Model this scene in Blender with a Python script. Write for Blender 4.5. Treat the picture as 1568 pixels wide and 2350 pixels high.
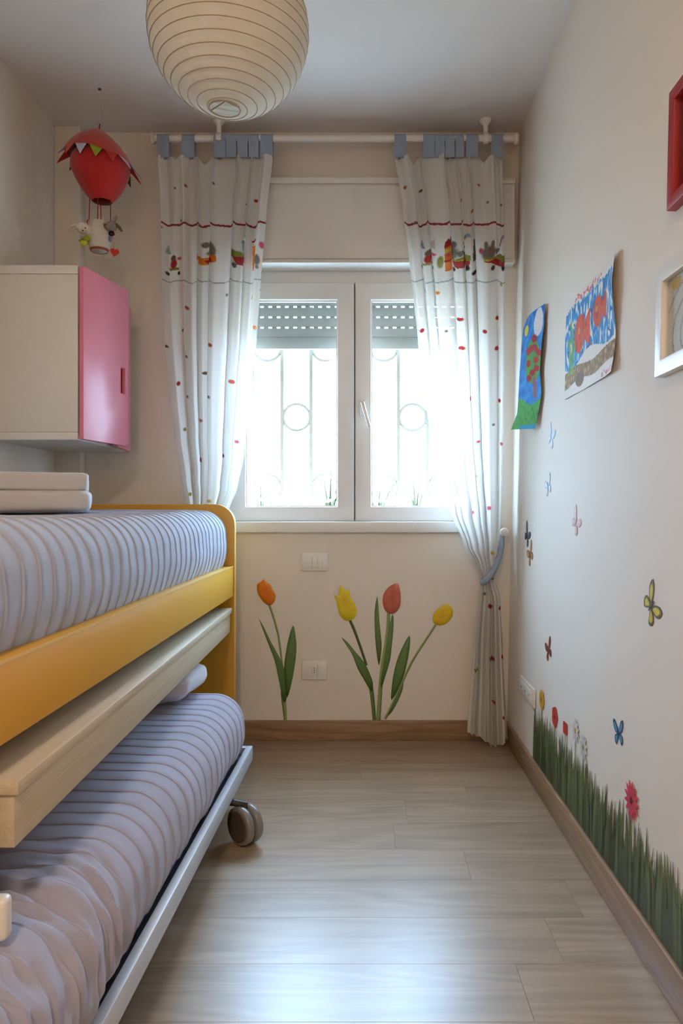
import bpy, bmesh, math, random
import numpy as np
from mathutils import Vector, Matrix, noise
random.seed(7)
R = math.radians
PI = math.pi
sc = bpy.context.scene
for _o in list(bpy.data.objects):
    bpy.data.objects.remove(_o)

# ------------------------------------------------------------------ camera, world, lights, exposure
F = 1719.0            # focal length in pixels of the 1568 x 2350 frame
CX, CY = 831.0, 1177.0  # where the room's depth axis meets the frame
CAMZ = 1.0
cam = bpy.data.cameras.new('camera')
cam.sensor_width = 36.0
cam.sensor_fit = 'AUTO'
cam.lens = F / 2350.0 * 36.0
cam.shift_x = -(CX - 784.0) / 2350.0
cam.shift_y = (CY - 1175.0) / 2350.0
cam.clip_start = 0.02
camo = bpy.data.objects.new('camera', cam)
camo.location = (0, 0, CAMZ)
camo.rotation_euler = (R(90), 0, 0)
sc.collection.objects.link(camo)
sc.camera = camo

w = bpy.data.worlds.new('daylight')
sc.world = w
w.use_nodes = True
bg = w.node_tree.nodes['Background']
bg.inputs['Color'].default_value = (0.46, 0.69, 1.0, 1)
bg.inputs['Strength'].default_value = 33.0

vs = sc.view_settings
vs.view_transform = 'Standard'
vs.look = 'None'
vs.gamma = 1
vs.use_curve_mapping = False
vs.exposure = 0.38
cy = sc.cycles
cy.max_bounces = 6; cy.diffuse_bounces = 4; cy.glossy_bounces = 2; cy.transmission_bounces = 2; cy.transparent_max_bounces = 8; cy.sample_clamp_indirect = 8.0
cy.use_adaptive_sampling = True; cy.adaptive_threshold = 0.12; cy.adaptive_min_samples = 16
cy.use_denoising = True

D = 3.30        # back wall
H = 2.676       # ceiling
XL = -1.332     # left wall
YR = -1.70      # rear wall, behind the camera
def xr(z): return 0.637 + 0.0215 * z   # right wall leans a little outwards

# portal: guides daylight sampling through the window opening (emits nothing itself)
pl = bpy.data.lights.new('window_portal', 'AREA')
pl.shape = 'RECTANGLE'; pl.size = 1.18; pl.size_y = 1.12
pl.cycles.is_portal = True
po = bpy.data.objects.new('window_portal', pl)
po.location = (-0.033, 3.62, 1.52)
po.rotation_euler = (R(-90), 0, 0)
sc.collection.objects.link(po)

# ------------------------------------------------------------------ helpers
COL = sc.collection
WL = {}

def P(px, py, d):
    """point seen at a pixel of the photograph, d metres into the room"""
    return Vector(((px - CX) / F * d, d, CAMZ + (CY - py) / F * d))

def RW(px, py, off=0.0):
    """point of the right wall seen at a pixel"""
    a = (px - CX) / F; b = (CY - py) / F
    d = (xr(CAMZ) - off) / (a - 0.0215 * b)
    return Vector((a * d, d, CAMZ + b * d))

def tag(o, label=None, cat=None, group=None, kind=None):
    if label: o['label'] = label
    if cat: o['category'] = cat
    if group: o['group'] = group
    if kind: o['kind'] = kind
    return o

def empty(name, loc, label=None, cat=None, group=None, kind=None):
    o = bpy.data.objects.new(name, None)
    o.empty_display_size = 0.05
    o.location = loc
    COL.objects.link(o)
    WL[o] = Vector(loc)
    return tag(o, label, cat, group, kind)

def link(o, loc, parent=None):
    loc = Vector(loc)
    WL[o] = loc
    if parent is not None:
        o.parent = parent
        o.location = loc - WL[parent]
    else:
        o.location = loc
    COL.objects.link(o)
    return o

class G:
    def __init__(self):
        self.v = []; self.f = []; self.c = []
    def add(self, v, f, col=None):
        n = len(self.v)
        self.v += [tuple(p) for p in v]
        self.f += [tuple(i + n for i in q) for q in f]
        self.c += ([col] * len(v)) if (col is None or not isinstance(col, list)) else col
        return self
    def box(self, lo, hi, col=None):
        x0, y0, z0 = lo; x1, y1, z1 = hi
        v = [(x0,y0,z0),(x1,y0,z0),(x1,y1,z0),(x0,y1,z0),(x0,y0,z1),(x1,y0,z1),(x1,y1,z1),(x0,y1,z1)]
        f = [(0,3,2,1),(4,5,6,7),(0,1,5,4),(1,2,6,5),(2,3,7,6),(3,0,4,7)]
        return self.add(v, f, col)
    def hexa(self, b, t, col=None):
        """b, t: four corners each, bottom and top, same winding (ccw from above)"""
        f = [(0,3,2,1),(4,5,6,7),(0,1,5,4),(1,2,6,5),(2,3,7,6),(3,0,4,7)]
        return self.add(list(b) + list(t), f, col)
    def ring(self, o, i, y0, y1, col=None):
        """rectangular frame in x-z: o, i = (x0,x1,z0,z1)"""
        v = []
        for y in (y0, y1):
            for a in (o, i):
                v += [(a[0],y,a[2]),(a[1],y,a[2]),(a[1],y,a[3]),(a[0],y,a[3])]
        f = []
        for k in range(4):
            j = (k + 1) % 4
            f += [(k, j, 4+j, 4+k), (8+k, 12+k, 12+j, 8+j), (k, 8+k, 8+j, j), (4+k, 4+j, 12+j, 12+k)]
        return self.add(v, f, col)
    def tube(self, pts, r, n=8, col=None, caps=True, closed=False):
        pts = [Vector(p) for p in pts]
        m = len(pts)
        rr = r if isinstance(r, (list, tuple)) else [r] * m
        v = []; f = []
        up = None
        for k, p in enumerate(pts):
            if closed: t = pts[(k+1) % m] - pts[k-1]
            else: t = pts[min(k+1, m-1)] - pts[max(k-1, 0)]
            t.normalize()
            if up is None:
                a = Vector((0,0,1)) if abs(t.z) < 0.9 else Vector((1,0,0))
                up = t.cross(a).normalized()
            up = (up - t * up.dot(t))
            if up.length < 1e-6: up = t.orthogonal()
            up.normalize()
            b = t.cross(up)
            for q in range(n):
                a = 2 * PI * q / n
                v.append(p + (up * math.cos(a) + b * math.sin(a)) * rr[k])
        for k in range(m if closed else m - 1):
            k2 = (k + 1) % m
            for q in range(n):
                q2 = (q + 1) % n
                f.append((k*n+q, k*n+q2, k2*n+q2, k2*n+q))
        if caps and not closed:
            f.append(tuple(reversed(range(n))))
            f.append(tuple((m-1)*n + q for q in range(n)))
        return self.add(v, f, col)
    def lathe(self, prof, c, n=24, mat=None, col=None, caps=True):
        """prof: (radius, height) pairs about the local z axis; mat: 3x3 orientation"""
        c = Vector(c); v = []; f = []
        for (r, z) in prof:
            for q in range(n):
                a = 2 * PI * q / n
                p = Vector((r * math.cos(a), r * math.sin(a), z))
                if mat is not None: p = mat @ p
                v.append(c + p)
        m = len(prof)
        for k in range(m - 1):
            for q in range(n):
                q2 = (q + 1) % n
                f.append((k*n+q, k*n+q2, (k+1)*n+q2, (k+1)*n+q))
        if caps:
            if prof[0][0] > 1e-5: f.append(tuple(reversed(range(n))))
            if prof[-1][0] > 1e-5: f.append(tuple((m-1)*n + q for q in range(n)))
        return self.add(v, f, col)
    def ell(self, c, r, n=14, m=9, mat=None, col=None):
        c = Vector(c); v = []; f = []
        for k in range(m + 1):
            t = PI * k / m
            for q in range(n):
                a = 2 * PI * q / n
                p = Vector((r[0]*max(math.sin(t), 1e-4)*math.cos(a), r[1]*max(math.sin(t), 1e-4)*math.sin(a), -r[2]*math.cos(t)))
                if mat is not None: p = mat @ p
                v.append(c + p)
        for k in range(m):
            for q in range(n):
                q2 = (q + 1) % n
                f.append((k*n+q, k*n+q2, (k+1)*n+q2, (k+1)*n+q))
        return self.add(v, f, col)
    def slab(self, front, off, col=None):
        """outline of 3-d points, extruded by vector off (away from the viewer)"""
        off = Vector(off); n = len(front)
        v = [Vector(p) for p in front] + [Vector(p) + off for p in front]
        f = [tuple(range(n)), tuple(reversed(range(n, 2*n)))]
        for k in range(n):
            j = (k + 1) % n
            f.append((k, n + k, n + j, j))
        return self.add(v, f, col)
    def build(self, name, mat, parent=None, smooth=False, bevel=0, seg=2, origin=None, weld=False, angle=None):
        vs_ = [Vector(p) for p in self.v]
        lo = Vector((min(p.x for p in vs_), min(p.y for p in vs_), min(p.z for p in vs_)))
        hi = Vector((max(p.x for p in vs_), max(p.y for p in vs_), max(p.z for p in vs_)))
        c = Vector(origin) if origin is not None else Vector(((lo.x+hi.x)/2, (lo.y+hi.y)/2, lo.z))
        me = bpy.data.meshes.new(name)
        me.from_pydata([tuple(p - c) for p in vs_], [], self.f)
        if any(k is not None for k in self.c):
            at = me.color_attributes.new('Col', 'FLOAT_COLOR', 'POINT')
            arr = np.ones((len(self.v), 4), np.float32)
            arr[:, :3] = [k if k is not None else (0.8, 0.8, 0.8) for k in self.c]
            at.data.foreach_set('color', arr.ravel())
        bm = bmesh.new(); bm.from_mesh(me)
        if weld: bmesh.ops.remove_doubles(bm, verts=bm.verts, dist=1e-5)
        bmesh.ops.recalc_face_normals(bm, faces=bm.faces)
        if bevel > 0:
            es = [e for e in bm.edges if len(e.link_faces) == 2 and e.calc_face_angle(0) > R(28)]
            bmesh.ops.bevel(bm, geom=es, offset=bevel, segments=seg, affect='EDGES', profile=0.5, clamp_overlap=True)
        if any(len(f_.verts) > 4 for f_ in bm.faces):
            bmesh.ops.triangulate(bm, faces=[f_ for f_ in bm.faces if len(f_.verts) > 4])
        bm.to_mesh(me); bm.free()
        if smooth or bevel > 0:
            me.polygons.foreach_set('use_smooth', [True] * len(me.polygons))
            if bevel > 0 or angle:
                me.set_sharp_from_angle(angle=R(angle or 40))
        me.materials.append(mat)
        o = bpy.data.objects.new(name, me)
        return link(o, c, parent)

def twin(o, loc, parent=None):
    c = o.copy()
    for k in ('label', 'category', 'group'):
        pass
    return link(c, loc, parent)

def rot_to(direction):
    return Vector(direction).normalized().to_track_quat('Z', 'Y').to_matrix()

def srgb(r, g, b):
    f = lambda c: (c/255/12.92) if c/255 <= 0.04045 else ((c/255 + 0.055)/1.055) ** 2.4
    return (f(r), f(g), f(b))

# ------------------------------------------------------------------ materials
def base(name):
    m = bpy.data.materials.new(name); m.use_nodes = True
    nt = m.node_tree
    return m, nt, nt.nodes['Principled BSDF']

def nd(nt, t, **kw):
    n = nt.nodes.new(t)
    for k, v_ in kw.items():
        if k in n.inputs: n.inputs[k].default_value = v_
        else: setattr(n, k, v_)
    return n

def plain(name, col, rough=0.5, var=0.06, nscale=6.0, bump=0.0, bscale=200.0, metal=0.0, spec=0.5, sheen=0.0, coat=0.0):
    m, nt, b = base(name)
    tc = nd(nt, 'ShaderNodeTexCoord')
    no = nd(nt, 'ShaderNodeTexNoise', Scale=nscale, Detail=3.0)
    nt.links.new(tc.outputs['Object'], no.inputs['Vector'])
    mx = nd(nt, 'ShaderNodeMix', data_type='RGBA')
    mx.inputs[6].default_value = (*[c * (1 - var) for c in col], 1)
    mx.inputs[7].default_value = (*[min(1, c * (1 + var)) for c in col], 1)
    nt.links.new(no.outputs['Fac'], mx.inputs[0])
    nt.links.new(mx.outputs[2], b.inputs['Base Color'])
    b.inputs['Roughness'].default_value = rough
    b.inputs['Metallic'].default_value = metal
    b.inputs['Specular IOR Level'].default_value = spec
    b.inputs['Coat Weight'].default_value = coat
    if sheen: b.inputs['Sheen Weight'].default_value = sheen
    if bump:
        n2 = nd(nt, 'ShaderNodeTexNoise', Scale=bscale, Detail=4.0)
        nt.links.new(tc.outputs['Object'], n2.inputs['Vector'])
        bp = nd(nt, 'ShaderNodeBump', Strength=bump, Distance=0.002)
        nt.links.new(n2.outputs['Fac'], bp.inputs['Height'])
        nt.links.new(bp.outputs['Normal'], b.inputs['Normal'])
    return m

def wood(name, c1, c2, stretch=(1.0, 14.0, 14.0), scale=2.2, rough=0.4, rand=0.12, bump=0.05, coat=0.0, spec=0.5):
    m, nt, b = base(name)
    tc = nd(nt, 'ShaderNodeTexCoord'); oi = nd(nt, 'ShaderNodeObjectInfo')
    mp = nd(nt, 'ShaderNodeMapping'); mp.inputs['Scale'].default_value = stretch
    ad = nd(nt, 'ShaderNodeVectorMath', operation='ADD')
    ml = nd(nt, 'ShaderNodeMath', operation='MULTIPLY'); ml.inputs[1].default_value = 37.0
    nt.links.new(oi.outputs['Random'], ml.inputs[0])
    nt.links.new(tc.outputs['Object'], ad.inputs[0]); nt.links.new(ml.outputs[0], ad.inputs[1])
    nt.links.new(ad.outputs[0], mp.inputs['Vector'])
    n1 = nd(nt, 'ShaderNodeTexNoise', Scale=scale, Detail=6.0, Roughness=0.62, Distortion=0.9)
    n2 = nd(nt, 'ShaderNodeTexNoise', Scale=scale * 5, Detail=3.0, Roughness=0.6)
    nt.links.new(mp.outputs[0], n1.inputs['Vector']); nt.links.new(mp.outputs[0], n2.inputs['Vector'])
    # long cathedral arcs: fold a broad noise into bands
    n3 = nd(nt, 'ShaderNodeTexNoise', Scale=scale * 0.33, Detail=1.0, Distortion=0.3)
    nt.links.new(mp.outputs[0], n3.inputs['Vector'])
    sn = nd(nt, 'ShaderNodeMath', operation='MULTIPLY'); sn.inputs[1].default_value = 95.0
    s2 = nd(nt, 'ShaderNodeMath', operation='SINE')
    nt.links.new(n3.outputs['Fac'], sn.inputs[0]); nt.links.new(sn.outputs[0], s2.inputs[0])
    a1 = nd(nt, 'ShaderNodeMath', operation='MULTIPLY_ADD'); a1.inputs[1].default_value = 0.08
    nt.links.new(s2.outputs[0], a1.inputs[0]); nt.links.new(n1.outputs['Fac'], a1.inputs[2])
    a2 = nd(nt, 'ShaderNodeMath', operation='MULTIPLY_ADD'); a2.inputs[1].default_value = 0.22
    nt.links.new(n2.outputs['Fac'], a2.inputs[0]); nt.links.new(a1.outputs[0], a2.inputs[2])
    rp = nd(nt, 'ShaderNodeValToRGB')
    rp.color_ramp.elements[0].position = 0.36; rp.color_ramp.elements[0].color = (*c1, 1)
    rp.color_ramp.elements[1].position = 0.82; rp.color_ramp.elements[1].color = (*c2, 1)
    nt.links.new(a2.outputs[0], rp.inputs['Fac'])
    hs = nd(nt, 'ShaderNodeHueSaturation')
    mr = nd(nt, 'ShaderNodeMapRange'); mr.inputs[3].default_value = 1 - rand; mr.inputs[4].default_value = 1 + rand
    nt.links.new(oi.outputs['Random'], mr.inputs[0]); nt.links.new(mr.outputs[0], hs.inputs['Value'])
    nt.links.new(rp.outputs['Color'], hs.inputs['Color']); nt.links.new(hs.outputs[0], b.inputs['Base Color'])
    b.inputs['Roughness'].default_value = rough
    b.inputs['Coat Weight'].default_value = coat
    b.inputs['Specular IOR Level'].default_value = spec
    if bump:
        bp = nd(nt, 'ShaderNodeBump', Strength=bump, Distance=0.002)
        nt.links.new(a2.outputs[0], bp.inputs['Height']); nt.links.new(bp.outputs[0], b.inputs['Normal'])
    return m

def printed(name, rough=0.7, var=0.08, nscale=60.0, trans=0.0, clear=0.0, fabric=False):
    """colour comes from the printed colour attribute on the mesh"""
    m, nt, b = base(name)
    at = nd(nt, 'ShaderNodeAttribute', attribute_name='Col')
    tc = nd(nt, 'ShaderNodeTexCoord')
    no = nd(nt, 'ShaderNodeTexNoise', Scale=nscale, Detail=3.0)
    nt.links.new(tc.outputs['Object'], no.inputs['Vector'])
    mr = nd(nt, 'ShaderNodeMapRange'); mr.inputs[3].default_value = 1 - var; mr.inputs[4].default_value = 1 + var
    nt.links.new(no.outputs['Fac'], mr.inputs[0])
    hs = nd(nt, 'ShaderNodeHueSaturation')
    nt.links.new(mr.outputs[0], hs.inputs['Value']); nt.links.new(at.outputs['Color'], hs.inputs['Color'])
    nt.links.new(hs.outputs[0], b.inputs['Base Color'])
    b.inputs['Roughness'].default_value = rough
    b.inputs['Specular IOR Level'].default_value = 0.15 if fabric else 0.4
    if trans > 0:
        out = nt.nodes['Material Output']
        tl = nd(nt, 'ShaderNodeBsdfTranslucent'); nt.links.new(hs.outputs[0], tl.inputs['Color'])
        mx = nd(nt, 'ShaderNodeMixShader'); mx.inputs[0].default_value = trans
        nt.links.new(b.outputs[0], mx.inputs[1]); nt.links.new(tl.outputs[0], mx.inputs[2])
        last = mx
        if clear > 0:
            tr = nd(nt, 'ShaderNodeBsdfTransparent')
            m2 = nd(nt, 'ShaderNodeMixShader'); m2.inputs[0].default_value = clear
            nt.links.new(mx.outputs[0], m2.inputs[1]); nt.links.new(tr.outputs[0], m2.inputs[2]); last = m2
        nt.links.new(last.outputs[0], out.inputs['Surface'])
    return m

def thinglass(name):
    m, nt, b = base(name)
    out = nt.nodes['Material Output']
    tr = nd(nt, 'ShaderNodeBsdfTransparent'); tr.inputs[0].default_value = (0.95, 0.97, 0.96, 1)
    gl = nd(nt, 'ShaderNodeBsdfGlossy'); gl.inputs['Roughness'].default_value = 0.02
    lw = nd(nt, 'ShaderNodeLayerWeight', Blend=0.5)
    pw = nd(nt, 'ShaderNodeMath', operation='POWER'); pw.inputs[1].default_value = 5.0
    fr = nd(nt, 'ShaderNodeMath', operation='MULTIPLY_ADD'); fr.inputs[1].default_value = 0.6; fr.inputs[2].default_value = 0.03
    nt.links.new(lw.outputs['Facing'], pw.inputs[0]); nt.links.new(pw.outputs[0], fr.inputs[0])
    mx = nd(nt, 'ShaderNodeMixShader')
    nt.links.new(fr.outputs[0], mx.inputs[0]); nt.links.new(tr.outputs[0], mx.inputs[1]); nt.links.new(gl.outputs[0], mx.inputs[2])
    nt.links.new(mx.outputs[0], out.inputs['Surface'])
    return m

def paper_trans(name, col, trans):
    m, nt, b = base(name)
    out = nt.nodes['Material Output']
    tc = nd(nt, 'ShaderNodeTexCoord')
    no = nd(nt, 'ShaderNodeTexNoise', Scale=35.0, Detail=5.0)
    nt.links.new(tc.outputs['Object'], no.inputs['Vector'])
    mx0 = nd(nt, 'ShaderNodeMix', data_type='RGBA')
    mx0.inputs[6].default_value = (*[c * 0.93 for c in col], 1); mx0.inputs[7].default_value = (*[min(1, c * 1.06) for c in col], 1)
    nt.links.new(no.outputs['Fac'], mx0.inputs[0]); nt.links.new(mx0.outputs[2], b.inputs['Base Color'])
    b.inputs['Roughness'].default_value = 0.8
    b.inputs['Specular IOR Level'].default_value = 0.2
    bp = nd(nt, 'ShaderNodeBump', Strength=0.25, Distance=0.004)
    nt.links.new(no.outputs['Fac'], bp.inputs['Height']); nt.links.new(bp.outputs[0], b.inputs['Normal'])
    tl = nd(nt, 'ShaderNodeBsdfTranslucent'); nt.links.new(mx0.outputs[2], tl.inputs['Color'])
    mx = nd(nt, 'ShaderNodeMixShader'); mx.inputs[0].default_value = trans
    nt.links.new(b.outputs[0], mx.inputs[1]); nt.links.new(tl.outputs[0], mx.inputs[2]); nt.links.new(mx.outputs[0], out.inputs['Surface'])
    return m

M = {}
M['wall'] = plain('wall_paint', (0.80, 0.725, 0.635), 0.85, 0.015, 1.5, 0.05, 90, spec=0.2)
M['ceil'] = plain('ceiling_paint', (0.78, 0.715, 0.67), 0.9, 0.015, 1.2, 0.04, 90, spec=0.2)
M['plank'] = wood('floor_oak_laminate', srgb(138, 118, 96), srgb(168, 147, 122), (1.0, 11, 11), 1.5, 0.33, 0.06, 0.03, spec=1.0)
M['sub'] = plain('subfloor', (0.22, 0.18, 0.14), 0.9)
M['base'] = wood('baseboard_oak', srgb(128, 98, 70), srgb(172, 138, 104), (14, 1.0, 14), 2.0, 0.38, 0.02, 0.04)
M['baseB'] = wood('baseboard_oak_crosswise', srgb(128, 98, 70), srgb(172, 138, 104), (1.0, 14, 14), 2.0, 0.38, 0.02, 0.04)
M['pvc'] = plain('white_window_pvc', (0.82, 0.80, 0.76), 0.32, 0.01, 3)
M['boxwhite'] = plain('white_painted_wood', (0.76, 0.72, 0.66), 0.45, 0.02, 3)
M['gasket'] = plain('dark_gasket', (0.10, 0.09, 0.08), 0.6)
M['glass'] = thinglass('window_glass')
M['slat'] = plain('shutter_grey', (0.30, 0.29, 0.26), 0.5, 0.03, 8)
M['iron'] = plain('bronze_painted_iron', (0.22, 0.19, 0.15), 0.5, 0.05, 20)
M['plaster'] = plain('outside_plaster', (0.80, 0.77, 0.72), 0.9, 0.05, 5)
M['bounce_ground'] = plain('warm_bounce_ground', (0.46, 0.37, 0.28), 0.9, 0.1, 3)  # warm colour for the light bounced by the added ground plane
M['metal'] = plain('satin_metal', (0.62, 0.62, 0.62), 0.3, 0.02, 5, metal=0.8)
M['yellow'] = plain('mustard_lacquer', srgb(218, 160, 42), 0.38, 0.02, 2, spec=0.5)
M['yedge'] = plain('mustard_edge_band', srgb(232, 190, 108), 0.35, 0.02, 2)
M['birch'] = wood('pale_birch', srgb(186, 168, 138), srgb(204, 188, 160), (22, 0.5, 22), 4.0, 0.42, 0.02, 0.03)
M['cover'] = plain('blue_grey_bedspread', srgb(166, 171, 187), 0.9, 0.10, 22, 0.25, 900, spec=0.1, sheen=0.3)
M['cover2'] = plain('lilac_grey_bedspread', srgb(162, 161, 178), 0.9, 0.08, 22, 0.25, 900, spec=0.1, sheen=0.3)
M['blue'] = plain('royal_blue_ticking', srgb(40, 74, 160), 0.8, 0.1, 30)
M['linen'] = plain('pale_grey_linen', srgb(196, 192, 190), 0.92, 0.06, 25, 0.3, 300, spec=0.1, sheen=0.3)
M['pillow'] = plain('pale_pink_grey_cotton', srgb(200, 194, 198), 0.92, 0.06, 25, 0.3, 60, spec=0.1, sheen=0.3)
M['frame'] = plain('silver_grey_steel', srgb(200, 203, 208), 0.4, 0.02, 6, metal=0.0)
M['wheelgrey'] = plain('castor_grey_plastic', srgb(132, 128, 124), 0.3, 0.05, 12)
M['wheeldark'] = plain('castor_brown_hub', srgb(92, 78, 64), 0.35, 0.08, 12)
M['black'] = plain('dark_plastic', (0.03, 0.025, 0.02), 0.45)
M['cab'] = plain('white_laminate', (0.74, 0.71, 0.65), 0.35, 0.01, 3)
M['pink'] = plain('pink_lacquer', srgb(226, 132, 150), 0.30, 0.015, 2)
M['lantern'] = paper_trans('rice_paper', (0.86, 0.82, 0.73), 0.35)
M['wire'] = plain('bamboo_wire', srgb(168, 146, 114), 0.6)
M['rodwhite'] = plain('white_lacquered_wood', (0.80, 0.76, 0.70), 0.35, 0.02, 6)
M['curtain'] = printed('printed_voile', 0.9, 0.03, 300, 0.38, 0.05, True)
M['tabblue'] = plain('light_blue_gingham', srgb(150, 166, 186), 0.9, 0.12, 260, sheen=0.2)
M['paper'] = printed('painted_paper', 0.75, 0.10, 90)
M['decal'] = printed('printed_vinyl', 0.5, 0.10, 40)
M['red'] = plain('red_cotton', srgb(182, 24, 16), 0.85, 0.14, 18, 0.2, 90, sheen=0.3)
M['redcap'] = plain('brick_red_cotton', srgb(184, 58, 40), 0.85, 0.10, 18, 0.2, 90, sheen=0.3)
M['reddark'] = plain('deep_red_cord', srgb(150, 24, 20), 0.8)
M['toy'] = printed('sewn_felt', 0.9, 0.1, 60, fabric=True)
M['redframe'] = plain('red_frame_lacquer', srgb(160, 34, 36), 0.4, 0.04, 6)
M['whiteframe'] = plain('cream_frame_lacquer', (0.80, 0.77, 0.70), 0.4, 0.02, 6)
M['plate'] = plain('ivory_switch_plastic', (0.80, 0.77, 0.70), 0.35, 0.01, 6)
M['leaf'] = plain('garden_green', (0.035, 0.05, 0.013), 0.6, 0.15, 12)
M['fixture'] = plain('opal_lamp_glass', (0.85, 0.82, 0.76), 0.3)

# ------------------------------------------------------------------ the room
g = G().box((XL - 0.1, YR - 0.1, -0.12), (0.80, D + 0.3, -0.008))
floor = g.build('floor', M['sub']); tag(floor, kind='structure', label='grey-brown oak laminate floor')
PW = 0.19
rows = {}
k0 = math.floor((YR - 1.661) / PW)
fixed = {5: 0.375, 3: 0.10, 1: 0.55, -1: 0.34}
k = k0
while 1.661 + k * PW < D:
    y0 = max(1.661 + k * PW, YR); y1 = min(1.661 + (k + 1) * PW, D)
    j = fixed.get(k, ((k * 0.437) % 1.0) * 1.2 - 0.75)
    cuts = [c for c in (j - 2.4, j - 1.2, j, j + 1.2) if XL + 0.05 < c < 0.6]
    xs = [XL] + cuts + [0.655]
    for a, b_ in zip(xs[:-1], xs[1:]):
        G().box((a + 0.00015, y0 + 0.00015, -0.008), (b_ - 0.00015, y1 - 0.00015, 0.0)).build('plank', M['plank'], floor, bevel=0.0004, seg=1)
    k += 1

g = G().box((XL - 0.1, YR - 0.1, H), (0.85, D + 0.3, H + 0.1))
tag(g.build('ceiling', M['ceil']), kind='structure', label='white painted ceiling')
g = G().box((XL - 0.1, YR, 0), (XL, D, H))
tag(g.build('wall_left', M['wall']), kind='structure', label='cream painted wall behind the bed')
g = G().hexa([(xr(0), YR, 0), (xr(0) + 0.12, YR, 0), (xr(0) + 0.12, D, 0), (xr(0), D, 0)],
             [(xr(H), YR, H), (xr(H) + 0.12, YR, H), (xr(H) + 0.12, D, H), (xr(H), D, H)])
tag(g.build('wall_right', M['wall']), kind='structure', label='cream painted wall with stickers and drawings')
g = G().box((XL - 0.1, YR - 0.1, 0), (0.85, YR, H))
tag(g.build('wall_rear', M['wall']), kind='structure', label='cream painted wall behind the viewer')
WX0, WX1, WZ0, WZ1 = -0.6235, 0.557, 0.955, 2.085   # window opening
g = G().ring((XL - 0.1, 0.85, 0, H), (WX0, WX1, WZ0, WZ1), D, D + 0.24)
tag(g.build('wall_back', M['wall']), kind='structure', label='cream painted window wall')
g = G().box((XL, 3.24, 0), (-1.219, D, H))
tag(g.build('trim_1', M['wall'], bevel=0.004), kind='structure', label='boxed-in pipe in the wall corner')
BH = 0.088
g = G().box((-1.219, D - 0.013, 0), (xr(0.05), D, BH))
tag(g.build('baseboard_back', M['baseB'], bevel=0.003), kind='structure', label='oak baseboard under the window')
t = 0.013
g = G().hexa([(xr(0) - t, YR, 0), (xr(0), YR, 0), (xr(0), D - t, 0), (xr(0) - t, D - t, 0)],
             [(xr(BH) - t, YR, BH), (xr(BH), YR, BH), (xr(BH), D - t, BH), (xr(BH) - t, D - t, BH)])
tag(g.build('baseboard_right', M['base'], bevel=0.004), kind='structure', label='oak baseboard along the right wall')

# ------------------------------------------------------------------ window
win = empty('window_1', (-0.033, 3.36, WZ0), kind='structure', label='white two-sash window')
G().ring((WX0, WX1, WZ0 - 0.0, WZ1), (WX0 + 0.03, WX1 - 0.03, WZ0 + 0.02, 2.030), 3.36, 3.43).build('window_frame', M['pvc'], win, bevel=0.003)
def sash(x0, x1, gx0, gx1, handle):
    s = G().ring((x0, x1, 0.962, 2.028), (gx0, gx1, 1.0274, 1.952), 3.342, 3.40).build('sash', M['pvc'], win, bevel=0.006, seg=3)
    b = 0.006
    G().ring((gx0 - .004, gx1 + .004, 1.0234, 1.956), (gx0 + b, gx1 - b, 1.0334, 1.946), 3.358, 3.362).build('gasket', M['pvc'], s)
    G().box((gx0 - 0.003, 3.368, 1.024), (gx1 + 0.003, 3.374, 1.955)).build('pane', M['glass'], s)
    if handle:
        h = P(832, 936, 3.34)
        hg = G().box((h.x - 0.014, 3.331, h.z - 0.035), (h.x + 0.014, 3.342, h.z + 0.035)).build('handle_plate', M['pvc'], s, bevel=0.004)
        e = P(849, 983, 3.30)
        hd = G()
        hd.tube([(h.x, 3.335, h.z + 0.012), (h.x, 3.300, h.z + 0.012)], 0.009, 12)
        hd.tube([(h.x, 3.298, h.z + 0.018), (h.x + 0.010, 3.292, h.z - 0.02), (e.x, 3.294, e.z)], [0.009, 0.0085, 0.0075], 10)
        hd.build('handle', M['metal'], s, smooth=True, angle=50)
sash(-0.594, -0.0346, -0.520, -0.1095, False)
sash(-0.0305, 0.5278, 0.041, 0.4537, True)
G().box((-0.0352, 3.36, 0.965), (-0.030, 3.39, 2.025)).build('sash_seal', M['gasket'], win)
g = G().box((WX0 - 0.05, 3.276, 0.9136), (WX1 + 0.05, 3.36, 0.9616))
tag(g.build('trim_2', M['pvc'], bevel=0.005), kind='structure', label='white window sill board')

bx = empty('shutter_box', ((-0.731 + 0.663)/2, 3.3, 2.082), 'white boxed roller shutter housing above the window', 'shutter box')
G().box((-0.731, 3.246, 2.082), (0.663, D - 0.0005, 2.445)).build('housing', M['boxwhite'], bx, bevel=0.003)
G().box((-0.731, 3.238, 2.425), (0.663, 3.246, 2.451)).build('top_lip', M['boxwhite'], bx, bevel=0.002)
G().box((-0.72, 3.241, 2.10), (0.640, 3.246, 2.415)).build('front_panel', M['boxwhite'], bx, bevel=0.002)
G().box((-0.731, 3.239, 2.082), (0.663, 3.246, 2.098)).build('bottom_lip', M['boxwhite'], bx, bevel=0.002)

sh = empty('roller_shutter', (-0.033, 3.5, 1.76), 'grey slatted roller shutter lowered a quarter behind the glass', 'roller shutter')
sg = G()
sg.box((WX0 + 0.003, 3.493, 0), (WX1 - 0.003, 3.503, 0.041))
x = WX0 + 0.01
while x + 0.0224 < WX1 - 0.01:
    sg.box((x, 3.496, 0.041), (x + 0.0224, 3.499, 0.0486)); x += 0.0387
slat0 = sg.build('slat', M['slat'], sh, origin=(-0.033, 3.498, 0))
zs = [1.8195 + 0.0486 * k for k in range(6)]
slat0.location = Vector((-0.033, 3.498, zs[0])) - WL[sh]
for z in zs[1:]:
    twin(slat0, (-0.033, 3.498, z), sh)
G().box((WX0 + 0.003, 3.490, 1.764), (WX1 - 0.003, 3.506, 1.819)).build('bottom_bar', M['slat'], sh, bevel=0.003)

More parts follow.
